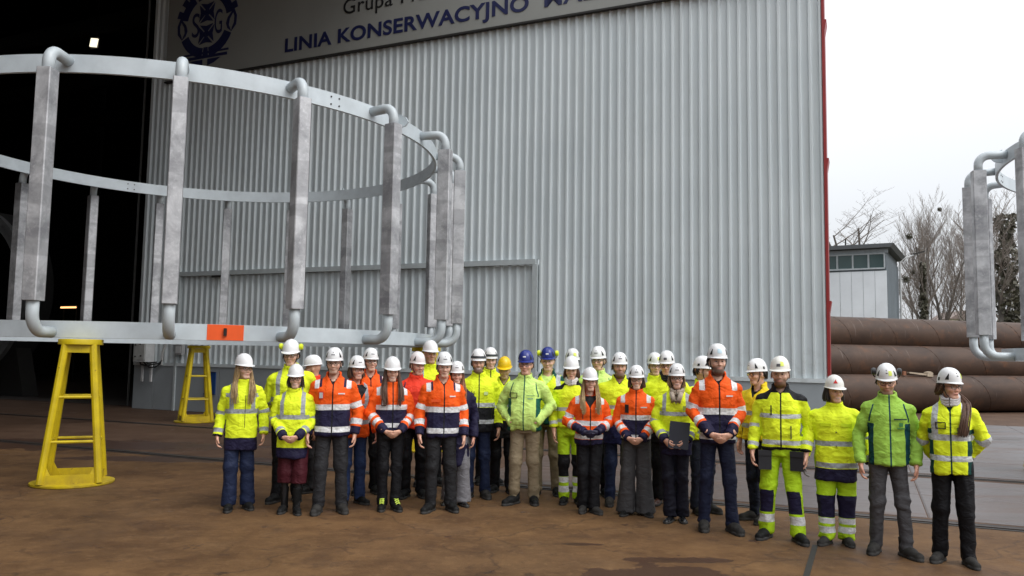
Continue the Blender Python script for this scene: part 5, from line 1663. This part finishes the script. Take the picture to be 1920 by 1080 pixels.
    fold_d = 1 - 2 * np.abs(vnoise(np.stack([V[:, 0] * 10 + tz * 9 * np.where(V[:, 0] > lean, 1, -1), V[:, 1] * 9 + tz * 3, tz * 10], 1), seed + 13))
    wr = fold_v * (.55 - .25 * np.clip(kz, 0, 1)) + fold_d * (.22 + .55 * np.clip(kz, 0, 1)) + .25 * vnoise(V * 7, seed + 15)
    amp = .0105 + .008 * np.clip((.28 - tz) / .2, 0, 1) + .003 * np.exp(-((tz - .5) / .08) ** 2)
    if wd > .03:
        ang = np.arctan2(V[:, 1] - .02, V[:, 0] - np.where(V[:, 0] > 0, legs[1][1][0], legs[-1][1][0]))
        wr = .7 * vnoise(np.stack([ang * 2.2 + np.sign(V[:, 0]) * 7, tz * 1.5, tz * 0], 1), seed + 14) + .3 * wr; amp = amp * 1.2
    V = V + n * (wr * amp)[:, None]
    tro = np_mesh(ts['kind'], V * S, Q, cloth(ts['base'], ts['dark'], ts['refl']), person, {"m_dark": dark, "m_refl": refl, "m_trim": trim})
    for (x_, y_, z_, w_, d_, h_) in ts.get('pockets', []):
        m_ = MB(); m_.box((x_ * S, y_ * S, z_ * S), (w_, d_, h_), M=Matrix.Rotation(-x_ * 1.5, 3, 'Z'))
        m_.box((x_ * S, y_ * S - .008, (z_ + h_ * .36) * S), (w_ * 1.02, d_, h_ * .28), M=Matrix.Rotation(-x_ * 1.5, 3, 'Z'))
        m_.build("holster_pocket", plain("pocket_black", (.016, .016, .02), .7, var=.2), tro)
    # ---------------- boots
    bk_, bm_ = cfg.get('boot', ('work', 'black'))
    bv, bq, bmi = boot_mesh(bk_)
    bmat = {'black': M_BOOT, 'grey': M_BOOTG, 'brown': M_SHOEB, 'patent': M_PUMP}[bm_]
    for sd in (-1, 1):
        fx, fy, toe = feet[sd]
        P = bv * np.array((sd, 1, 1)) * (.93 if fem else 1.03); q = bq[:, ::-1] if sd < 0 else bq
        ct, s_t = math.cos(toe), math.sin(toe)
        P = np.stack([P[:, 0] * ct - P[:, 1] * s_t, P[:, 0] * s_t + P[:, 1] * ct, P[:, 2]], 1) + np.array((fx, fy, 0))
        bo = np_mesh("shoe" if bk_ == 'pump' else "boot", P * S, q, [bmat, M_SOLE], person, mi=bmi)
        if cfg.get('laces'):
            m_ = MB()
            for i in range(5):
                yy, zz = -.10 + .024 * i, .088 + .018 * i
                for e in (-1, 1):
                    a_ = Vector((-.026 * e, yy, zz - .004)); b_ = Vector((.026 * e, yy + .018, zz + .012))
                    R_ = Matrix.Rotation(toe, 3, 'Z'); o_ = Vector((fx, fy, 0))
                    m_.tube([(R_ @ a_ + o_) * S, (R_ @ ((a_ + b_) / 2 + Vector((0, -.012, .006))) + o_) * S, (R_ @ b_ + o_) * S], .0045, 5)
            m_.build("laces", plain("lace_yellow", (.62, .80, .10), .6), bo)
    # ---------------- head wear, glasses, hair
    Rh = Matrix.Rotation(hy, 4, 'Z') @ Matrix.Rotation(hp, 4, 'X')
    HM = Matrix.Translation(Vector(HC) * S) @ Rh @ Matrix.Scale(S, 4)
    hk = dict(kind='climb', col=WHITE, mark='bars'); hk.update(cfg.get('hm', {}))
    tilt = hk.pop('tilt', 0)
    helmet(hk.pop('kind'), hk.pop('col'), person, HM @ Matrix.Translation((0, .004, .050)) @ Matrix.Rotation(rad(4 + tilt), 4, 'X'), **hk)
    gk = cfg.get('glasses')
    if gk:
        ln = {'clear': M_LENS, 'amber': M_LENSY, 'dark': M_LENSD}[gk]
        fm = MB(); lm = MB()
        for sd in (-1, 1):
            pts = []
            for k in range(13):
                an = 2 * math.pi * k / 12
                x_ = sd * .033 + .027 * math.copysign(abs(math.cos(an)) ** .7, math.cos(an)); z_ = -.006 + .018 * math.copysign(abs(math.sin(an)) ** .8, math.sin(an))
                pts.append((x_ * HS, (-.112 + .25 * max(0, abs(x_) - .03)) * HS, z_ * HS))
            fm.tube(pts, .0022, 5, cap=False)
            lm.add(pts[:12], [tuple(range(12))])
            fm.tube([(sd * .060 * HS, -.104 * HS, .002), (sd * .080 * HS, -.05 * HS, .002), (sd * .083 * HS, .01 * HS, -.006)], .0024, 5)
        fm.tube([(-.007, -.115 * HS, -.004), (.007, -.115 * HS, -.004)], .0026, 5)
        gf = fm.build("glasses", M_FRAME, person); gf.matrix_local = HM
        lm.build("lens", ln, gf)
    hs = cfg.get('hs')
    hc = cfg['hair']
    if hs:
        paths = []; kw = dict(n=26, r=.0055, spread=.014)
        hx0 = HC[0]
        def HPt(x, y, z): return tuple(Vector(HM @ Vector((x * HS, y * HS, z * HS))) / S)
        if hs == 'long':
            for sd in (-1, 1):
                paths.append([HPt(sd * .068, -.015, .045), HPt(sd * .085, -.03, -.06), (hx0 + sd * .088, -.075, 1.49), (hx0 + sd * .095, -.150, 1.40), (hx0 + sd * .085, -.170, 1.25)])
                paths.append([HPt(sd * .075, .03, .04), HPt(sd * .092, .015, -.06), (hx0 + sd * .10, -.03, 1.49), (hx0 + sd * .115, -.110, 1.41), (hx0 + sd * .11, -.165, 1.31)])
                paths.append([HPt(sd * .05, .085, .04), HPt(sd * .07, .085, -.08), (hx0 + sd * .09, .07, 1.46), (hx0 + sd * .09, .11, 1.36)])
        elif hs == 'bob':
            for sd in (-1, 1):
                for y_ in (-.005, .03, .065):
                    paths.append([HPt(sd * .072, y_, .045), HPt(sd * .089, y_, -.03), HPt(sd * .086, y_ - .01, -.10)])
            for x_ in (-.04, 0, .04): paths.append([HPt(x_, .095, .04), HPt(x_ * 1.1, .105, -.03), HPt(x_, .09, -.11)])
            kw = dict(n=20, r=.006, spread=.012)
        elif hs == 'short':
            for sd in (-1, 1):
                for y_ in (.03, .055): paths.append([HPt(sd * .074, y_, .04), HPt(sd * .082, y_, .0), HPt(sd * .078, y_ + .01, -.03)])
            for x_ in (-.05, -.02, .02, .05): paths.append([HPt(x_, .098, .04), HPt(x_, .106, -.01), HPt(x_, .092, -.06)])
            kw = dict(n=14, r=.005, spread=.010)
        elif hs == 'tail':                              # ponytail over the shoulder on the right
            for y_ in (-.01, .03, .06):
                paths.append([HPt(-.072, y_, .045), HPt(-.088, y_, -.03), HPt(-.07, .08, -.08)]); paths.append([HPt(.072, y_, .045), HPt(.088, y_, -.03), HPt(.07, .08, -.07)])
            for e in (0, .02, .035):
                paths.append([HPt(.06, .07, -.02), (hx0 + .105 + e, .05, 1.50), (hx0 + .120 + e, -.06, 1.44), (hx0 + .105 + e, -.145, 1.33), (hx0 + .080 + e, -.165, 1.20)])
            kw = dict(n=26, r=.006, spread=.014)
        mb = strands(paths, seed=seed, **kw)
        mb.v = [(x * S, y * S, z * S) for x, y, z in mb.v]
        mb.build("hair", m_hair(hc), person, smooth='all')
    sc_ = cfg.get('scarf')
    if sc_:
        col, kind = sc_
        m_ = MB()
        for q_ in range(3 if kind == 'neck' else 2):
            pts = []
            for k in range(17):
                an = 2 * math.pi * k / 16
                pts.append(((HC[0] + .070 * math.sin(an)) * S, (-.004 - .075 * math.cos(an)) * S, (1.495 + .022 * q_ - .030 * math.cos(an) + .006 * math.sin(5 * an + q_)) * S))
            m_.tube(pts, .019, 8, cap=False)
        if kind == 'loop':
            m_.tube([(-.05 * S, -.08 * S, 1.47 * S), (-.03 * S, -.150 * S, 1.38 * S), (.03 * S, -.150 * S, 1.375 * S), (.055 * S, -.085 * S, 1.47 * S)], .028, 8)
        m_.build("scarf", plain("scarf_%02x%02x%02x" % tuple(int(c * 255) for c in col), col, .85, var=.25, scale=20, bmp=.4), person, smooth='all')
    return person, arms, S

def bits_orange(badge=None, x=.10):
    b = [('chest_print', x, 1.305, .075, .014, (.75, .72, .70))]
    if badge: b.append(badge)
    return b
BADGE = ('badge', -.105, 1.275, .055, .085, (.02, .02, .025))
BADGE_RED = ('badge', -.120, 1.285, .055, .085, (.60, .03, .03))
RADIO = ('radio', -.105, 1.285, .045, .095, (.012, .012, .013))
LIMETR = dict(base=(.46, .70, .02), dark=NAVY)
PEOPLE = [
 dict(x=-3.09, y=9.33, h=1.77, rz=20, f=True, jk='parka', pose='hang', tr=dict(base=DENIM, wide=.022), boot=('work', 'black'), hair=BLONDE, hs='long', skin=FAIR, glasses='clear', yaw=24, hm=dict(kind='hat', mark=None, strap=False), label="woman with long blonde hair in yellow jacket, leftmost of the group beside the yellow stand"),
 dict(x=-2.70, y=9.92, h=1.95, rz=12, jk='yplain', pose='behind', tr=dict(base=BLACK), hair=DKHAIR, hs='short', skin=FAIR, glasses='clear', yaw=-4, hm=dict(kind='hat', mark=None, muffs=M_MUFFY), label="tall man in yellow jacket with yellow ear muffs, behind a short woman in burgundy trousers"),
 dict(x=-2.46, y=9.20, h=1.66, rz=14, f=True, w=1.0, jk='parka2', pose='clasp', jmod=dict(hem=.67, dark_z=[(0, .80)]), tr=dict(base=BURG, wide=.05, hem=.36), boot=('tall', 'black'), st=.085, legcol=(.02,.02,.022), hair=DKHAIR, hs='bob', skin=FAIR, glasses='clear', smile=True, hm=dict(kind='hat', mark=None, strap=False), label="short woman in yellow parka and wide burgundy cropped trousers with hands clasped"),
 dict(x=-2.59, y=10.60, h=1.76, rz=-50, jk='plain_ro', pose='hang', tr=dict(base=DKGREY), hair=DKHAIR, skin=TAN, yaw=-35, hm=dict(kind='hat', mark=None, strap=False), label="person almost hidden behind others, white helmet turned away and red collar showing"),
 dict(x=-2.03, y=9.26, h=1.86, rz=10, w=0.97, jk='orange', pose='hang', tr=dict(base=(.030, .030, .033)), st=.125, fy=.03, boot=('work', 'grey'), hair=DKHAIR, hs='short', skin=FAIR, glasses='clear', beard=((.16, .11, .08), .35), bits=bits_orange(BADGE_RED), label="broad man in orange and navy jacket with a red badge and dark grey trousers"),
 dict(x=-1.87, y=9.75, h=1.77, rz=14, f=True, jk='vest_o', pose=('behind', 'hang'), tr=dict(base=(.030, .050, .125)), hair=BROWN, hs='bob', skin=PINK, glasses='clear', yaw=8, smile=True, label="woman in plain orange jacket and blue jeans, half behind the man with red badge"),
 dict(x=-1.84, y=10.55, h=1.87, rz=10, jk='orange', pose='hang', tr=dict(base=BLACK), hair=GREYH, hs='short', skin=FAIR, glasses='clear', yaw=10, label="man in orange jacket and glasses standing behind the woman in blue jeans"),
 dict(x=-1.39, y=9.46, h=1.76, rz=8, f=True, jk='orange_f', pose='clasp', tr=dict(base=BLACK), st=.075, boot=('work', 'black'), laces=True, hair=BROWN, hs='long', skin=FAIR, smile=True, yaw=-2, bits=bits_orange(BADGE), hm=dict(kind='hat', mark=None, strap=False), label="smiling woman with long brown hair, orange jacket and yellow boot laces"),
 dict(x=-1.21, y=10.33, h=1.83, rz=14, jk='plain_ro', pose='hang', tr=dict(base=BLACK), hair=LBROWN, hs='short', skin=PINK, yaw=20, hm=dict(mark=None, col=(.80, .74, .73)), label="man in plain red-orange jacket looking aside, behind the woman with yellow laces"),
 dict(x=-1.12, y=11.29, h=1.99, rz=6, jk='yplain', pose='behind', tr=dict(base=BLACK), hair=DKHAIR, skin=TAN, yaw=12, hm=dict(kind='hat', mark=None, strap=False), label="tallest man at the back in yellow jacket, his helmet before the hidden yellow stand"),
 dict(x=-0.79, y=9.45, h=1.83, rz=4, w=0.95, jk='orange', pose='hang', tr=dict(base=(.022, .022, .024), bulk=1.06), st=.12, jmod=dict(vopen=1.41), hair=GREYH, hs='short', skin=FAIR, yaw=4, bits=bits_orange(('pocket_flap', -.09, 1.255, .11, .030, (.85, .10, .012))), label="man in orange and navy jacket with open collar and black trousers, arms hanging straight"),
 dict(x=-0.65, y=9.85, h=1.72, rz=0, f=True, jk='coat', pose='hang', jmod=dict(inner=(.85, .12, .02)), tr=dict(base=(.20, .195, .21), wide=.04, hem=.04), boot=('pump', 'patent'), hair=GINGER, hs='long', skin=PINK, smile=True, label="smiling woman in long navy coat and pale grey wide trousers, squeezed between two men"),
 dict(x=-0.41, y=10.35, h=1.88, rz=4, w=0.97, jk='yb2', pose='hang', tr=dict(base=DENIM), boot=('work', 'grey'), hair=DKHAIR, hs='short', skin=TAN, beard=((.12, .09, .07), .8), smile=True, bits=[('chest_print', .09, 1.27, .05, .04, (.6, .74, .3)), ('pocket_zip', -.085, 1.22, .006, .16, (.03, .03, .03)), ('pocket_zip', -.055, 1.22, .006, .16, (.03, .03, .03))], hm=dict(band=M_GOGG, mark=None), label="smiling bearded man in yellow jacket with black lower half and navy trousers"),
 dict(x=-0.30, y=11.50, h=1.91, rz=2, jk='yb2', pose='behind', tr=dict(base=BLACK), hair=DKHAIR, skin=FAIR, hm=dict(band=M_GOGG, mark=None), label="man at the back with dark goggles on his white helmet, only head and shoulder showing"),
 dict(x=-0.09, y=10.82, h=1.78, rz=4, jk='y_smock', pose='hang', jmod=dict(dark=BLACK), tr=dict(base=BLACK), boot=('work', 'black'), hair=DKHAIR, skin=(.55, .38, .24), pitch=8, hm=dict(kind='hat', col=(.80, .52, .01), mark=None, strap=False), label="person in the only yellow helmet, looking down, dark lower coat"),
 dict(x=0.18, y=9.98, h=1.87, rz=-2, w=0.97, belly=.03, jk='lime_pale', pose='pocket', tr=dict(base=KHAKI), st=.115, boot=('work', 'black'), hair=BROWN, hs='short', skin=PINK, glasses='clear', bits=[('badge_frame', -.115, 1.275, .085, .058, (0, 0, 0)), ('chest_zip', .085, 1.275, .10, .006, (.02, .16, .12)), ('chest_print', .085, 1.24, .07, .012, (.2, .4, .25))], hm=dict(col=(.018, .030, .20), mark='white', strap=False), label="man in blue helmet and pale lime jacket with hands in pockets and beige trousers"),
 dict(x=0.49, y=10.65, h=1.92, rz=-8, w=0.95, jk='y_teal', pose='hang', tr=dict(base=KHAKI), boot=('work', 'black'), st=.12, hair=LBROWN, hs='short', skin=FAIR, yaw=6, hm=dict(col=(.018, .030, .20), mark='white', muffs=M_MUFFY, strap=False), label="man in blue helmet with yellow ear muffs and dark green collar at the back"),
 dict(x=0.85, y=11.15, h=1.91, rz=0, jk='yplain', pose='behind', tr=dict(base=BLACK), hair=DKHAIR, skin=FAIR, hm=dict(mark=None, sticker=(-.1, .35, (.75, .85, .15))), label="person at the back whose white helmet carries a yellow sticker"),
 dict(x=0.77, y=10.07, h=1.80, rz=-10, f=True, jk='y_short', pose='hang', tr=dict(LIMETR, dark=BLACK, knees=(.33, .60, True), bands=[(.29, .035), (.175, .038)]), boot=('work', 'black'), st=.085, hair=BROWN, hs='bob', skin=FAIR, scarf=((.72, .70, .68), 'neck'), hm=dict(kind='hat', mark=None, strap=False), label="woman in yellow jacket with black shoulders and lime trousers with black knees"),
 dict(x=0.93, y=9.49, h=1.67, rz=-6, f=True, jk='orange_s', pose='clasp_hi', gloves=(.020, .018, .045), tr=dict(base=BLACK, wide=.015), st=.065, boot=('work', 'grey'), hair=BLONDE, hs='long', skin=FAIR, bits=bits_orange(('pocket_zip', -.09, 1.24, .008, .13, (.02, .02, .03))), hm=dict(kind='hat', mark=None, strap=False), label="short blonde woman in orange jacket and navy mittens with black trousers"),
 dict(x=1.16, y=10.70, h=1.94, rz=-4, jk='lime_pale', pose='behind', tr=dict(base=BLACK), hair=LBROWN, hs='short', skin=FAIR, glasses='clear', yaw=-8, hm=dict(mark='bars'), label="tall man with glasses in pale lime jacket at the back, above the short blonde woman"),
 dict(x=1.35, y=10.01, h=1.86, rz=-12, jk='y_smock', pose='behind', tr=dict(base=DENIM), boot=('work', 'grey'), st=.11, hair=DKHAIR, hs='short', skin=TAN, beard=((.10, .07, .05), .75), hm=dict(mark='bars'), label="bearded man in yellow jacket over a dark blue smock, between two women in orange"),
 dict(x=1.46, y=9.38, h=1.71, rz=-10, f=True, jk='orange_f', pose='clasp', tr=dict(base=(.060, .058, .060), wide=.062, hem=.03), st=.115, boot=('pump', 'black'), hair=BROWN, hs='bob', skin=FAIR, glasses='clear', smile=True, jmod=dict(hem=.90, bands=[(1.18, .029), (.95, .027)], dark_z=[(0, 1.155)]), bits=bits_orange(RADIO), label="woman in orange jacket and very wide charcoal trousers with a black radio on her chest"),
 dict(x=1.93, y=10.80, h=1.87, rz=-8, jk='yplain', pose='behind', tr=dict(base=BLACK), hair=LBROWN, skin=FAIR, glasses='clear', yaw=14, hm=dict(mark=None, sticker=(.1, .4, (.75, .85, .15))), label="man with glasses at the back in yellow, left of the man with black scarf"),
 dict(x=1.95, y=10.10, h=1.89, rz=-10, jk='y_smock', pose='behind', jmod=dict(dark=BLACK), tr=dict(base=BLACK), boot=('pump', 'brown'), hair=DKHAIR, hs='short', skin=PINK, glasses='clear', scarf=((.015, .015, .018), 'neck'), hm=dict(mark='plate', strap=False), label="man with black scarf and brown shoes behind the woman with the folder"),
 dict(x=1.86, y=9.06, h=1.74, rz=-14, f=True, jk='parka_fold', pose='hold', tr=dict(base=(.013, .013, .022), wide=.012), st=.070, boot=('pump', 'patent'), hair=BLONDE, hs='bob', skin=FAIR, glasses='clear', smile=True, scarf=((.45, .38, .30), 'loop'), hm=dict(mark='bars'), bits=[('chest_print', .095, 1.30, .035, .05, (.4, .5, .1))], label="woman in yellow parka and beige scarf holding a dark folder"),
 dict(x=2.28, y=9.56, h=1.83, rz=24, jk='yplain', pose='behind', tr=dict(base=(.02, .024, .04)), boot=('work', 'grey'), hair=DKHAIR, hs='short', skin=TAN, yaw=28, hm=dict(mark=None), label="man turned sideways behind the tall man in orange, only helmet and cheek showing"),
 dict(x=2.21, y=8.61, h=1.96, rz=-14, w=0.88, jk='orange', pose='clasp', tr=dict(base=(.016, .020, .045)), st=.13, lean=-.01, fy=-.05, boot=('work', 'grey'), hair=DKHAIR, hs='short', skin=FAIR, beard=((.085, .055, .04), .9), yaw=4, bits=bits_orange(), hm=dict(mark=None, sticker=(-.25, .2, (.55, .72, .80))), label="tallest front man, bearded, orange and navy jacket with hands clasped, navy trousers"),
 dict(x=2.81, y=9.13, h=1.81, rz=-55, jk='y_orangeband', pose='hang', tr=dict(base=(.02, .024, .04)), boot=('work', 'grey'), hair=DKHAIR, hs='short', skin=PINK, glasses='amber', yaw=-14, hm=dict(mark='vee'), label="man in profile with amber glasses and orange-yellow jacket, facing left"),
 dict(x=2.75, y=8.22, h=1.83, rz=-18, w=0.95, jk='yb', pose='hang', belly=.015, tr=dict(LIMETR, knees=(.27, .49, False), bands=[(.205, .042)], bulk=1.12, pockets=[(-.150, -.112, .79, .125, .03, .19), (.150, -.112, .79, .125, .03, .19)]), st=.155, toe=20, boot=('work', 'black'), hair=GINGER, hs='short', skin=FAIR, beard=((.13, .062, .03), .95), bits=[('pocket_zip', -.085, 1.28, .012, .10, (.02, .02, .02)), ('pocket_zip', .10, 1.07, .010, .13, (.05, .06, .02))], hm=dict(kind='hat', col=(.80, .78, .72), mark='plate', strap=False, sticker=(.15, .5, (.75, .85, .15))), label="red-bearded man in yellow and black jacket and lime trousers with black hip pockets"),
 dict(x=3.24, y=8.07, h=1.65, rz=-20, f=True, w=1.12, arm_out=.055, jk='parka_band', pose='hang', gloves=(.22, .21, .20), tr=dict(LIMETR, knees=(.29, .53, True), bands=[(.255, .030), (.160, .034)], bulk=1.15), st=.105, boot=('work', 'grey'), hair=DKHAIR, hs='bob', skin=PINK, smile=True, yaw=22, bits=[('pocket_flap', -.105, 1.285, .105, .028, (.66, .82, .012)), ('pocket_flap', .105, 1.285, .105, .028, (.66, .82, .012)), ('stud', .0, 1.21, .012, .012, (.1, .1, .02)), ('stud', .0, 1.06, .012, .012, (.1, .1, .02))], hm=dict(kind='hat', col=(.80, .78, .74), mark='triangle', strap=False), label="short woman in bulky yellow coat with grey gloves and a red triangle on her helmet"),
 dict(x=3.59, y=7.68, h=1.78, rz=-26, w=0.9, jk='lime', pose='hang', tr=dict(base=(.075, .073, .078), bulk=1.05), st=.135, fy=-.05, toe=22, boot=('work', 'grey'), hair=DKHAIR, hs='short', skin=PINK, beard=((.15, .10, .07), .55), pitch=10, glasses='clear', bits=[('chest_zip', .095, 1.285, .115, .012, (.01, .04, .03)), ('chest_print', .100, 1.235, .034, .034, (.05, .22, .06)), ('chest_print', .100, 1.200, .07, .010, (.06, .24, .06))], hm=dict(mark='vee', muffs=M_MUFFD, strap=False, sticker=(.18, .52, (.72, .80, .15))), label="man looking down in plain lime green jacket and grey trousers, second from the right"),
 dict(x=4.02, y=7.39, h=1.75, rz=-26, f=True, w=0.95, jk='hv_white', pose='behind', tr=dict(base=BLACK, bulk=1.05), st=.12, boot=('work', 'grey'), hair=BROWN, hs='tail', skin=PINK, glasses='clear', yaw=34, scarf=((.55, .52, .52), 'neck'), bits=[('badge_frame', -.075, 1.275, .08, .055, (0, 0, 0)), ('chest_print', .075, 1.245, .032, .032, (.10, .20, .02)), ('chest_print', .075, 1.212, .07, .010, (.15, .25, .03))], hm=dict(mark='vee', sticker=(.45, .62, (.75, .85, .2))), label="rightmost woman with long brown ponytail, grey scarf and black trousers"),
]
for i, c in enumerate(PEOPLE):
    c['seed'] = 101 + 17 * i
    _r = random.Random(i * 7 + 1)
    c.setdefault('lean', _r.uniform(-.022, .022)); c.setdefault('fy', _r.uniform(-.05, .05)); c.setdefault('toeyaw', _r.uniform(-8, 8)); c.setdefault('toe', _r.uniform(8, 20)); c.setdefault('hx', _r.uniform(-.012, .012))
    c['rz'] += _r.uniform(-7, 7); c['jit'] = [_r.uniform(-.022, .022) for _ in range(12)]
    c['yaw'] = c.get('yaw', 0) + _r.uniform(-5, 5); c.setdefault('pitch', _r.uniform(-2, 5))
    person, arms, S = build_person(c)
    if c['jk'] == 'parka_fold':                       # the folder she holds
        fo = empty("folder")
        fo.matrix_world = Matrix.Translation((c['x'], c['y'], 0)) @ Matrix.Rotation(rad(c['rz']), 4, 'Z') @ Matrix.Translation((.035 * S, -.262 * S, 1.005 * S)) @ Matrix.Rotation(rad(-6), 4, 'X') @ Matrix.Rotation(rad(5), 4, 'Y')
        tag(fo, "dark closed folder held upright against the waist of the woman in beige scarf", "folder")
        fm_ = plain("folder_dark", (.014, .016, .028), .4)
        m_ = MB(); m_.box((0, -.006, 0), (.215, .005, .29)); m_.build("front_cover", fm_, fo)
        m_ = MB(); m_.box((0, .008, 0), (.215, .005, .29)); m_.build("back_cover", fm_, fo)
        m_ = MB(); m_.box((.003, .001, 0), (.20, .008, .28)); m_.build("paper", plain("paper_white", (.7, .7, .68), .7), fo)
print("SCRIPT_SECONDS %.1f" % (time.time() - T0))
